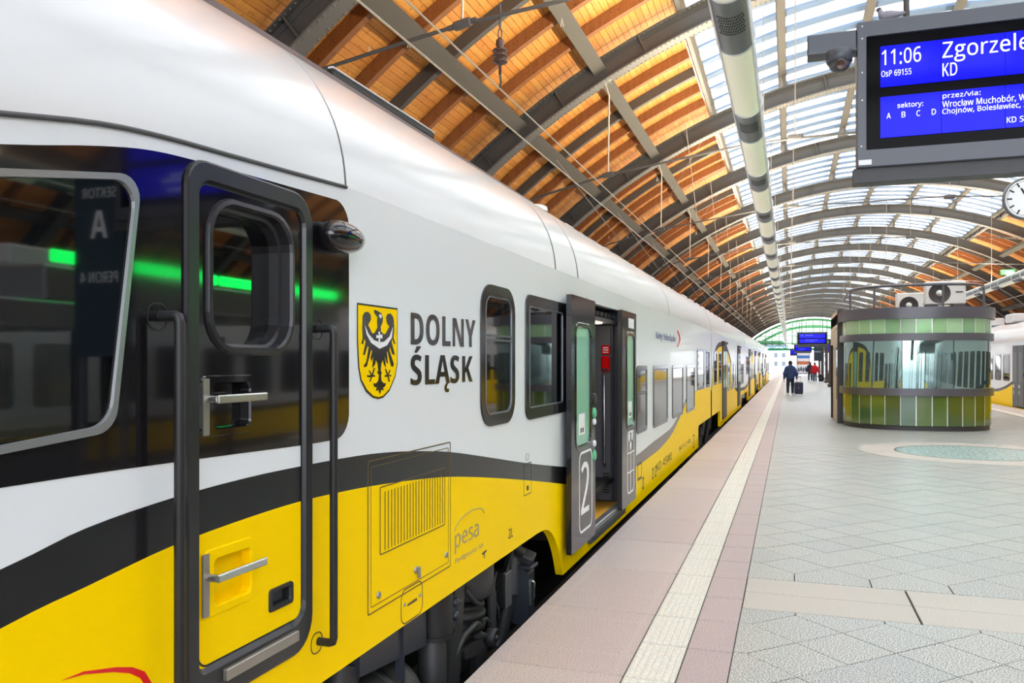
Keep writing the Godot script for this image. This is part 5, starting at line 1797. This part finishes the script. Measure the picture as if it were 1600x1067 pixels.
# ---------------------------------------------------------------- lamps, clock, signs
func shell_arc(mb: MB, c: Vector3, r0: float, r1: float, a0: float, a1: float, s0: float, s1: float, n: int) -> void:   # part of a pipe along the track; angle 0 points down
	for k in n:
		var a := deg_to_rad(lerpf(a0, a1, float(k) / n))
		var b := deg_to_rad(lerpf(a0, a1, float(k + 1) / n))
		var da := Vector3(sin(a), -cos(a), 0)
		var db := Vector3(sin(b), -cos(b), 0)
		var u := c + V(0, 0, s0)
		var w := c + V(0, 0, s1)
		mb.smooth(true)
		mb.quad(u + da * r1, u + db * r1, w + db * r1, w + da * r1, da + db)
		mb.smooth(false)
		mb.quad(u + da * r0, u + db * r0, w + db * r0, w + da * r0, -da - db)
		mb.quad(u + da * r0, u + db * r0, u + db * r1, u + da * r1, Vector3(0, 0, 1))
		mb.quad(w + da * r0, w + db * r0, w + db * r1, w + da * r1, Vector3(0, 0, -1))

func light_tube(x: float, y: float, label: String) -> void:
	var root := thing("light_tube", V(x, y, 60), label, "light fitting")
	var c := V(x, y, 0)
	var mb := MB.new()
	shell_arc(mb, c, 0.145, 0.155, 62, 298, 2.0, 131.0, 20)
	part("housing", mb, M.ring_steel, root)
	mb = MB.new()
	for a in [58.0, -58.0]:
		var d := Vector3(sin(deg_to_rad(a)), -cos(deg_to_rad(a)), 0) * 0.163
		mb.tube([c + d + V(0, 0, 2.0), c + d + V(0, 0, 131.0)], 0.014, 8)
	part("side_rail", mb, M.tube_trim, root)
	mb = MB.new()
	shell_arc(mb, V(0, 0, 0), 0.148, 0.160, -57, 57, 0.0, 1.90, 12)
	var lit := mb.done()
	mb = MB.new()
	shell_arc(mb, V(0, 0, 0), 0.150, 0.166, -62, 62, 0.0, 1.11, 12)
	var plain := mb.done()
	mb = MB.new()
	shell_arc(mb, V(0, 0, 0), 0.150, 0.171, -180, 180, 0.0, 0.03, 28)
	var hoop := mb.done()
	mb = MB.new()
	for i in 11:
		for j in 7:
			var a := deg_to_rad(-34.0 + 6.8 * i + (3.4 if j % 2 else 0.0))
			var d := Vector3(sin(a), -cos(a), 0)
			mb.box(d * 0.1665 + V(0, 0, 0.30 + 0.055 * j), Vector3(0.012, 0.003, 0.030), Basis(Vector3(cos(a), sin(a), 0), -d, Vector3(0, 0, 1)))
	var slots := mb.done()
	for k in range(-1, 41):
		var s := 7.39 + 3.03 * k
		var o := put("diffuser", lit, M.cream_panel, root)
		o.position = V(0, 0, s) + c - root.position
		o = put("ring_section", plain, M.ring_steel, root)
		o.position = V(0, 0, s + 1.91) + c - root.position
		for e in [1.89, 3.0]:
			var h := put("hoop", hoop, M.tube_trim, root)
			h.position = V(0, 0, s + e) + c - root.position
		if k < 12:
			var sl := put("grille", slots, M.hole_dark, o)
			sl.set_meta("kind", "stuff")
	mb = MB.new()
	for k in 20:
		var s := S0 + BAY * k + 0.45
		var top := on_arc(rad_to_deg(asin((x - XC) / RV)), RV, s)
		mb.tube([V(x, y + 0.16, s), V(x, top.y, s)], 0.010, 5)
	part("suspension", mb, M.wire_grey, root)
	# the tube also shines upwards on the vault
	mb = MB.new()
	mb.box(V(x, y + 0.158, 64.0), Vector3(0.14, 0.012, 126.0))
	part("uplight", mb, M.uplight, root)
	for k in 8:
		var a := AreaLight3D.new()
		a.name = "uplight_light"
		a.area_size = Vector2(0.14, 15.7)
		a.light_color = Color(1.0, 0.93, 0.82)
		a.light_energy = 80.0
		a.area_normalize_energy = true
		a.area_range = 60.0
		a.shadow_enabled = true
		add_child(a, true)
		a.position = V(x, y + 0.18, 1.0 + 15.75 * (k + 0.5))
		a.rotation.x = PI / 2

func build_fittings() -> void:
	light_tube(-0.44, 4.55, "long steel and cream light tube hung above the guidance strip near the left track")
	light_tube(7.3, 4.55, "steel light tube hung over the right platform edge, beyond the kiosk")
	# clock
	var at := V(3.94, 4.56, 16.4)
	var clock := thing("station_clock", at, "round white station clock with black marks at the right edge of the picture", "clock")
	var mb := MB.new()
	mb.lathe([Vector2(0, -0.11), Vector2(0.33, -0.11), Vector2(0.365, -0.08), Vector2(0.375, -0.02), Vector2(0.375, 0.02), Vector2(0.365, 0.045), Vector2(0.345, 0.05), Vector2(0.335, 0.03), Vector2(0, 0.03)], at, Vector3.BACK, 48)
	part("rim", mb, M.ring_steel, clock)
	mb = MB.new()
	mb.lathe([Vector2(0, 0.028), Vector2(0.335, 0.028), Vector2(0.335, 0.034), Vector2(0, 0.034)], at, Vector3.BACK, 48, false)
	part("dial", mb, M.clock_face, clock)
	for k in 60:
		var a := TAU * k / 60
		var big := k % 5 == 0
		mb = MB.new()
		mb.box(at + Vector3(sin(a), cos(a), 0) * (0.27 if big else 0.305) + Vector3(0, 0, 0.036), Vector3(0.026 if big else 0.008, 0.085 if big else 0.025, 0.004), Basis(Vector3(0, 0, 1), -a))
		part("hour_mark" if big else "minute_mark", mb, M.rubber, clock)
	for q in [[TAU * (11.1 / 12.0), 0.20, 0.030], [TAU * 6.0 / 60.0, 0.29, 0.024]]:
		mb = MB.new()
		var d := Vector3(sin(q[0]), cos(q[0]), 0)
		mb.box(at + d * (q[1] / 2 - 0.03) + Vector3(0, 0, 0.042), Vector3(q[2], q[1] + 0.06, 0.004), Basis(Vector3(0, 0, 1), -q[0]))
		part("hand", mb, M.rubber, clock)
	mb = MB.new()
	mb.tube([at + Vector3(0, 0.37, -0.03), V(3.94, 8.55, 16.43)], 0.025, 8)
	part("suspension", mb, M.iron, clock)
	# green exit sign on the right tube
	var sign_ := thing("exit_sign", V(7.25, 4.72, 32.6), "small green exit sign fixed to the right light tube", "sign")
	mb = MB.new()
	mb.bevel(V(7.25, 4.83, 32.6), Vector3(0.46, 0.20, 0.06), 0.01)
	part("panel", mb, M.exit_green, sign_)
	mb = MB.new()
	mb.box(V(7.28, 4.83, 32.565), Vector3(0.16, 0.03, 0.006))
	mb.prism(pv([7.36, 4.77, 7.43, 4.83, 7.36, 4.89]), tface(32.57), 0.0, 0.004)
	part("arrow", mb, M.white_film, sign_)
	totem(3.02, 6.5, "A", "dark sector totem with a white letter A, beside the near departure board")
	totem(2.35, 75.0, "B", "dark sector totem with a white letter B, far down the platform")

func totem(x: float, s: float, which: String, label: String) -> void:
	var root := thing("sector_totem", V(x, 0, s), label, "sign")
	var mb := MB.new()
	mb.bevel(V(x, 2.7, s), Vector3(0.66, 1.9, 0.12), 0.01)
	part("panel", mb, M.sign_teal, root)
	mb = MB.new()
	for e in [-0.27, 0.27]:
		mb.bevel(V(x + e, 0.9, s), Vector3(0.07, 1.8, 0.07), 0.01)
	part("post", mb, M.frame_grey, root)
	var t := tface(s - 0.062)
	letters("lettering", "SEKTOR", x - 0.22, 3.36, x + 0.22, 3.46, t, M.white_film, root, sans)
	letters("lettering", which, x - 0.11, 2.95, x + 0.11, 3.23, t, M.white_film, root, bold)
	letters("lettering", "PERON 4", x - 0.24, 2.50, x + 0.24, 2.61, t, M.white_film, root, sans)

# ---------------------------------------------------------------- things far down the platform
func build_far_things() -> void:
	var n := 0
	for q in [[2.62, 58.4, "brown platform column under the hanging board beyond the man"], [2.85, 70.0, "brown platform column behind the nearest column"], [3.0, 82.0, "third brown platform column in the row"], [3.1, 94.0, "farthest brown platform column in the row"]]:
		var mb := MB.new()
		mb.bevel(Vector3(0, 1.6, 0), Vector3(0.22, 3.2, 0.22), 0.02)
		mb.bevel(Vector3(0, 0.1, 0), Vector3(0.36, 0.2, 0.36), 0.03)
		mb.bevel(Vector3(0, 3.15, 0), Vector3(0.4, 0.12, 0.4), 0.02)
		single("column", mb, V(q[0], 0, q[1]), M.column_brown, q[2], "column", "columns down the platform")
		n += 1
	# a glazed advertising case
	var ad := thing("advertising_case", V(1.65, 0, 104.0), "free-standing advertising case with a blue, white and orange poster far down the platform", "poster case")
	var mb := MB.new()
	mb.ring(rrect(0.85, 0.2, 2.4, 2.85, 0.03, 3), rrect(0.93, 0.28, 2.32, 2.77, 0.02, 3), tface(104.0), [Vector2(0, -0.15), Vector2(0, 0.03), Vector2(1, 0.03), Vector2(1, -0.02)])
	mb.box(V(1.62, 1.5, 104.1), Vector3(1.5, 2.6, 0.1))
	for x in [1.0, 2.25]:
		mb.box(V(x, 0.1, 104.05), Vector3(0.1, 0.25, 0.1))
	part("frame", mb, M.frame_black, ad)
	for q in [[0.30, 1.35, M.poster_white], [1.35, 1.75, M.poster_orange], [1.75, 2.10, M.poster_white], [2.10, 2.45, M.poster_blue], [2.45, 2.75, M.poster_white]]:
		mb = MB.new()
		mb.box(V(1.625, (q[0] + q[1]) / 2, 104.0), Vector3(1.39, q[1] - q[0], 0.02))
		part("poster", mb, q[2], ad)
	for e in 5:
		mb = MB.new()
		mb.lathe([Vector2(0.03, 0), Vector2(0.10, 0.1), Vector2(0.12, 0.3), Vector2(0.05, 0.55), Vector2(0.0, 0.58)], V(1.1 + 0.26 * e, 0.45 + 0.1 * (e % 2), 103.97), Vector3.UP, 10)
		part("poster_figure", mb, M.frame_grey, ad)
	# bench-like bin stand by the kiosk side
	for q in [[60.0, 3.3, "dark waste bin beside the nearest platform column"], [71.0, 3.4, "dark waste bin beside the second platform column"]]:
		var b := thing("waste_bin", V(q[1] - 0.35, 0, q[0]), q[2], "bin")
		mb = MB.new()
		mb.lathe([Vector2(0, 0), Vector2(0.17, 0), Vector2(0.20, 0.1), Vector2(0.22, 0.75), Vector2(0.20, 0.78), Vector2(0, 0.78)], V(q[1] - 0.35, 0, q[0]), Vector3.UP, 18)
		part("body", mb, M.column_brown, b)
		mb = MB.new()
		mb.lathe([Vector2(0.2, 0.82), Vector2(0.235, 0.84), Vector2(0.235, 0.88), Vector2(0.1, 0.96), Vector2(0, 0.97)], V(q[1] - 0.35, 0, q[0]), Vector3.UP, 18)
		part("lid", mb, M.frame_grey, b)
	# glazed shelter on the platform to the right of the camera, seen only as a reflection in the near train's windows
	var sh := thing("waiting_shelter", V(5.75, 0, 4.8), "grey roofed glass waiting shelter outside the right of the picture, mirrored in the cab window", "shelter")
	mb = MB.new()
	mb.bevel(V(5.75, 2.24, 4.8), Vector3(2.6, 0.34, 5.7), 0.03)
	mb.bevel(V(5.75, 2.62, 10.35), Vector3(2.5, 0.42, 6.5), 0.03)
	part("fascia", mb, M.frame_alu, sh)
	for k in 6:
		mb = MB.new()
		mb.bevel(V(4.47, 2.93, 7.65 + 1.05 * k), Vector3(0.06, 0.15, 1.0), 0.02)
		part("lamp", mb, M.green_lamp, sh, "green lit strip")
	var gl := AreaLight3D.new()
	gl.name = "green_lamp_light"
	gl.area_size = Vector2(6.2, 0.15)
	gl.light_color = Color(0.05, 0.95, 0.35)
	gl.light_energy = 0.025
	gl.area_range = 30.0
	gl.shadow_enabled = true
	add_child(gl)
	gl.position = V(4.40, 2.93, 10.3)
	gl.rotation.y = PI / 2
	for x in [4.52, 6.98]:
		for s in [2.05, 3.9, 5.7, 7.55, 10.4, 13.3]:
			mb = MB.new()
			mb.bevel(V(x, 1.04, s), Vector3(0.08, 2.08, 0.08), 0.01)
			part("post", mb, M.kiosk_dark, sh)
		for s in [2.98, 4.8, 6.62]:
			mb = MB.new()
			mb.box(V(x, 1.45, s), Vector3(0.016, 1.2, 1.7))
			part("pane", mb, M.clear_glass, sh)
			mb = MB.new()
			mb.bevel(V(x, 0.45, s), Vector3(0.04, 0.75, 1.72), 0.008)
			part("lower_panel", mb, M.kiosk_band, sh)
	mb = MB.new()
	mb.bevel(V(6.4, 0.45, 4.8), Vector3(0.45, 0.06, 4.6), 0.01)
	for s in [2.8, 4.8, 6.8]:
		mb.bevel(V(6.4, 0.21, s), Vector3(0.06, 0.42, 0.3), 0.01)
	part("bench", mb, M.rafter_wood, sh)
	# outside
	for q in [[-7.0, 8.5, 13.0, 300.0, "pale blue building in the open beyond the tracks, below the gable"], [-30.0, 7.0, 16.0, 320.0, "pale building far left beyond the end of the hall"], [22.0, 9.0, 22.0, 330.0, "pale building far right beyond the end of the hall"]]:
		var b := thing("building", V(q[0], -1.5, q[3]), q[4], "building", "pale buildings beyond the hall")
		mb = MB.new()
		mb.box(V(q[0], -1.5 + q[1] / 2, q[3] + 6), Vector3(q[2], q[1], 12))
		part("wall", mb, M.building_pale if q[0] > -10 and q[0] < 0 else M.building_white, b)
		mb = MB.new()
		mb.prism(pv([-q[2] / 2 - 0.5, 0, q[2] / 2 + 0.5, 0, q[2] / 2 - 2.0, 2.0, -q[2] / 2 + 2.0, 2.0]), Transform3D(Basis.IDENTITY, V(q[0], -1.5 + q[1], q[3] + 12)), 0.0, 12.4)
		part("roof", mb, M.frame_grey, b)
		for i in 5:
			for j in 2:
				var x: float = q[0] - q[2] / 2 + q[2] * (i + 0.5) / 5
				mb = MB.new()
				mb.bevel(V(x, 1.0 + 3.0 * j, q[3]), Vector3(1.1, 1.6, 0.15), 0.03)
				part("window", mb, M.frame_grey, b)

# ---------------------------------------------------------------- people
# A smooth figure from tapered bones [a, b, ra, rb], meshed as surface nets.
func figure(bones: Array, cell: float, k: float) -> ArrayMesh:
	var lo := Vector3(1e9, 1e9, 1e9)
	var hi := -lo
	for b in bones:
		var r: float = maxf(b[2], b[3]) + cell * 2.5
		for p in [b[0], b[1]]:
			lo = lo.min(p - Vector3(r, r, r))
			hi = hi.max(p + Vector3(r, r, r))
	var nx := int((hi.x - lo.x) / cell) + 2
	var ny := int((hi.y - lo.y) / cell) + 2
	var nz := int((hi.z - lo.z) / cell) + 2
	var f := PackedFloat32Array()
	f.resize(nx * ny * nz)
	f.fill(1.0)
	for b in bones:
		var a: Vector3 = b[0]
		var ab: Vector3 = b[1] - a
		var l2 := maxf(ab.length_squared(), 1e-9)
		var reach: float = maxf(b[2], b[3]) + 0.09
		var p0: Vector3 = (a.min(b[1]) - Vector3(reach, reach, reach) - lo) / cell
		var p1: Vector3 = (a.max(b[1]) + Vector3(reach, reach, reach) - lo) / cell
		for z in range(maxi(0, int(p0.z)), mini(nz, int(p1.z) + 2)):
			for y in range(maxi(0, int(p0.y)), mini(ny, int(p1.y) + 2)):
				for x in range(maxi(0, int(p0.x)), mini(nx, int(p1.x) + 2)):
					var p := lo + Vector3(x, y, z) * cell
					var t := clampf((p - a).dot(ab) / l2, 0.0, 1.0)
					var d := p.distance_to(a + ab * t) - lerpf(b[2], b[3], t)
					var i := (z * ny + y) * nx + x
					var h := maxf(k - absf(f[i] - d), 0.0) / k
					f[i] = minf(f[i], d) - h * h * k * 0.25
	var ids := PackedInt32Array()
	ids.resize(nx * ny * nz)
	ids.fill(-1)
	var vs := PackedVector3Array()
	var off := [0, 1, nx, nx + 1, nx * ny, nx * ny + 1, nx * ny + nx, nx * ny + nx + 1]
	var edges := [[0, 1], [2, 3], [4, 5], [6, 7], [0, 2], [1, 3], [4, 6], [5, 7], [0, 4], [1, 5], [2, 6], [3, 7]]
	for z in nz - 1:
		for y in ny - 1:
			for x in nx - 1:
				var i := (z * ny + y) * nx + x
				var s := 0
				for c in 8:
					if f[i + off[c]] < 0.0:
						s += 1
				if s == 0 or s == 8:
					continue
				var sum := Vector3.ZERO
				var n := 0
				for e in edges:
					var fa := f[i + off[e[0]]]
					var fb := f[i + off[e[1]]]
					if (fa < 0.0) != (fb < 0.0):
						var t := fa / (fa - fb)
						var ca := Vector3(e[0] & 1, (e[0] >> 1) & 1, e[0] >> 2)
						var cb := Vector3(e[1] & 1, (e[1] >> 1) & 1, e[1] >> 2)
						sum += ca.lerp(cb, t)
						n += 1
				ids[i] = vs.size()
				vs.append(lo + (Vector3(x, y, z) + sum / n) * cell)
	var st := SurfaceTool.new()
	st.begin(Mesh.PRIMITIVE_TRIANGLES)
	st.set_smooth_group(1)
	var step := [1, nx, nx * ny]
	for z in range(1, nz - 1):
		for y in range(1, ny - 1):
			for x in range(1, nx - 1):
				var i := (z * ny + y) * nx + x
				for ax in 3:
					var fa := f[i]
					var fb := f[i + step[ax]]
					if (fa < 0.0) == (fb < 0.0):
						continue
					var u: int = step[(ax + 1) % 3]
					var v: int = step[(ax + 2) % 3]
					var q := [ids[i - u - v], ids[i - v], ids[i], ids[i - u]]
					if q.min() < 0:
						continue
					if fa < 0.0:
						q.reverse()
					for w in [0, 1, 2, 0, 2, 3]:
						st.add_vertex(vs[q[w]])
	st.generate_normals()
	return st.commit()

func hand_bones(w: Vector3, down: Vector3, side: Vector3, fwd: Vector3) -> Array:   # palm, four unequal bent fingers, a thumb from the side of the palm
	var out := []
	var palm := w + down * 0.085
	for e in 4:
		var o := fwd * (-0.030 + 0.020 * e)
		out.append([w + o * 0.6, palm + o, 0.014, 0.011])
		var l: float = [0.062, 0.075, 0.070, 0.055][e]
		var k1 := palm + o + down * l * 0.55 + side * 0.008
		out.append([palm + o, k1, 0.0095, 0.009])
		out.append([k1, k1 + (down * 0.75 + side * 0.66) * l * 0.5, 0.009, 0.0075])
	out.append([w + fwd * 0.02 + down * 0.02, w + fwd * 0.052 + down * 0.055 + side * 0.006, 0.012, 0.010])
	out.append([w + fwd * 0.052 + down * 0.055 + side * 0.006, w + fwd * 0.056 + down * 0.092 + side * 0.012, 0.010, 0.008])
	return out

func person(called_label: String, at: Vector3, turn: float, tall: float, coat: Material, legs: Material, cap: Material, hip_long: float) -> Node3D:
	var root := thing("person", at, called_label, "person")
	root.rotation.y = turn
	var k := tall / 1.75
	var P := func(x: float, y: float, z: float) -> Vector3: return Vector3(x, y, z) * k
	# the figure faces local -z; the right arm reaches back and down to a suitcase handle
	var lhand: Vector3 = P.call(-0.30, 0.80, -0.02)
	var rhand: Vector3 = P.call(0.30, 0.80, 0.08)
	var body := [
		[P.call(0, 1.60, 0), P.call(0, 1.66, -0.01), 0.092 * k, 0.086 * k], [P.call(0, 1.55, -0.025), P.call(0, 1.60, -0.03), 0.062 * k, 0.07 * k],
		[P.call(0, 1.40, 0.01), P.call(0, 1.54, 0), 0.062 * k, 0.055 * k], [P.call(0, 1.57, -0.10), P.call(0, 1.595, -0.095), 0.014 * k, 0.012 * k],
		[P.call(-0.088, 1.58, 0.01), P.call(-0.09, 1.62, 0.012), 0.016 * k, 0.018 * k], [P.call(0.088, 1.58, 0.01), P.call(0.09, 1.62, 0.012), 0.016 * k, 0.018 * k],
		[P.call(0, 0.98, 0), P.call(0, 1.36, 0), 0.13 * k, 0.15 * k], [P.call(-0.15, 1.36, 0), P.call(0.15, 1.36, 0), 0.07 * k, 0.07 * k],
		[P.call(-0.175, 1.36, 0), P.call(-0.265, 1.10, 0.03), 0.055 * k, 0.044 * k], [P.call(-0.265, 1.10, 0.03), lhand, 0.042 * k, 0.028 * k],
		[P.call(0.175, 1.36, 0), P.call(0.27, 1.10, 0.06), 0.055 * k, 0.044 * k], [P.call(0.27, 1.10, 0.06), rhand, 0.042 * k, 0.028 * k],
		[P.call(-0.09, 0.92, 0), P.call(-0.11, 0.50, -0.03), 0.085 * k, 0.058 * k], [P.call(-0.11, 0.50, -0.03), P.call(-0.12, 0.08, 0.03), 0.056 * k, 0.038 * k],
		[P.call(0.09, 0.92, 0), P.call(0.10, 0.50, 0.0), 0.085 * k, 0.058 * k], [P.call(0.10, 0.50, 0.0), P.call(0.10, 0.08, 0.06), 0.056 * k, 0.038 * k]]
	put("body", figure(body, 0.02, 0.05), M.skin, root)
	for q in [[lhand, 1.0], [rhand, -1.0]]:
		put("hand", figure(hand_bones(q[0], Vector3(0, -1, 0), Vector3(q[1], 0, 0), Vector3(0, 0, -1)), 0.005, 0.008), M.skin, root)
	var jacket := [
		[P.call(0, hip_long, 0), P.call(0, 1.34, 0), 0.165 * k, 0.18 * k], [P.call(-0.06, hip_long, 0), P.call(-0.09, 1.32, 0), 0.15 * k, 0.155 * k], [P.call(0.06, hip_long, 0), P.call(0.09, 1.32, 0), 0.15 * k, 0.155 * k],
		[P.call(-0.15, 1.36, 0), P.call(0, 1.46, 0.01), 0.085 * k, 0.07 * k], [P.call(0.15, 1.36, 0), P.call(0, 1.46, 0.01), 0.085 * k, 0.07 * k], [P.call(0, 1.42, 0.02), P.call(0, 1.50, 0.01), 0.085 * k, 0.075 * k],
		[P.call(-0.175, 1.36, 0), P.call(-0.28, 1.10, 0.03), 0.09 * k, 0.078 * k], [P.call(-0.28, 1.10, 0.03), lhand + P.call(0.0, 0.03, 0), 0.076 * k, 0.05 * k],
		[P.call(0.175, 1.36, 0), P.call(0.285, 1.10, 0.06), 0.09 * k, 0.078 * k], [P.call(0.285, 1.10, 0.06), rhand + P.call(0.0, 0.03, 0), 0.076 * k, 0.05 * k]]
	put("jacket", figure(jacket, 0.022, 0.05), coat, root)
	var pants := [
		[P.call(-0.07, 0.90, 0), P.call(0.07, 0.90, 0), 0.135 * k, 0.135 * k],
		[P.call(-0.09, 0.90, 0), P.call(-0.115, 0.50, -0.03), 0.105 * k, 0.08 * k], [P.call(-0.115, 0.50, -0.03), P.call(-0.125, 0.09, 0.03), 0.078 * k, 0.066 * k],
		[P.call(0.09, 0.90, 0), P.call(0.105, 0.50, 0.0), 0.105 * k, 0.08 * k], [P.call(0.105, 0.50, 0.0), P.call(0.105, 0.09, 0.06), 0.078 * k, 0.066 * k]]
	put("trousers", figure(pants, 0.022, 0.03), legs, root)
	for q in [[-0.13, 0.05], [0.11, 0.08]]:
		put("shoe", figure([[P.call(q[0], 0.05, q[1]), P.call(q[0] * 1.15, 0.042, q[1] - 0.19), 0.052 * k, 0.042 * k], [P.call(q[0], 0.08, q[1]), P.call(q[0], 0.10, q[1] - 0.02), 0.05 * k, 0.045 * k]], 0.014, 0.03), M.shoe_white, root)
	put("cap", figure([[P.call(0, 1.645, 0.012), P.call(0, 1.672, 0.005), 0.100 * k, 0.088 * k], [P.call(0, 1.60, 0.03), P.call(0, 1.64, 0.03), 0.085 * k, 0.09 * k]], 0.014, 0.03), cap, root)
	return root

func suitcase(at: Vector3, w: float, h: float, d: float, m: Material, label: String) -> void:
	var root := thing("suitcase", at, label, "suitcase")
	var mb := MB.new()
	mb.bevel(at + Vector3(0, 0.06 + h / 2, 0), Vector3(w, h, d), 0.06)
	part("shell", mb, m, root)
	mb = MB.new()
	for x in [-0.16, -0.08, 0.08, 0.16]:
		mb.bevel(at + Vector3(x * w / 0.42, 0.06 + h / 2, d / 2), Vector3(0.015, h - 0.14, 0.02), 0.004)
	part("rib", mb, m, root)
	mb = MB.new()
	for x in [-1, 1]:
		mb.tube([at + Vector3(x * w * 0.22, h, 0), at + Vector3(x * w * 0.22, h + 0.30, 0)], 0.009, 6)
	mb.tube([at + Vector3(-w * 0.24, h + 0.31, 0), at + Vector3(w * 0.24, h + 0.31, 0)], 0.015, 6)
	part("pull_handle", mb, M.frame_grey, root)
	for x in [-1, 1]:
		for z in [-1, 1]:
			mb = MB.new()
			mb.lathe([Vector2(0, -0.015), Vector2(0.03, -0.015), Vector2(0.03, 0.015), Vector2(0, 0.015)], at + Vector3(x * w * 0.38, 0.03, z * d * 0.34), Vector3.RIGHT, 12)
			part("wheel", mb, M.rubber, root)
	mb = MB.new()
	mb.tube([at + Vector3(0, h * 0.55, d / 2 + 0.01), at + Vector3(0, h * 0.58, d / 2 + 0.03), at + Vector3(0, h * 0.68, d / 2 + 0.03), at + Vector3(0, h * 0.71, d / 2 + 0.01)], 0.01, 6)
	part("side_handle", mb, M.frame_alu, root)

func build_people() -> void:
	person("person in a navy jacket and dark cap seen from behind, standing by the guidance strip", V(0.06, 0, 43.9), 0.05, 1.76, M.navy_cloth, M.jeans_dark, M.hair_dark, 0.90)
	suitcase(V(0.46, 0, 43.55), 0.42, 0.62, 0.28, M.case_navy, "navy suitcase beside the person in the navy jacket")
	person("person in a red jacket and blue jeans walking away, far down the platform", V(2.02, 0, 72.0), -0.15, 1.64, M.red_cloth, M.jeans_blue, M.hair_dark, 0.88)
	suitcase(V(2.50, 0, 71.7), 0.40, 0.60, 0.28, M.case_black, "black suitcase beside the person in the red jacket")
	person("person in dark clothes just left of the person in red, far down the platform", V(1.72, 0, 74.5), 0.1, 1.68, M.jeans_dark, M.jeans_dark, M.hair_dark, 0.88)
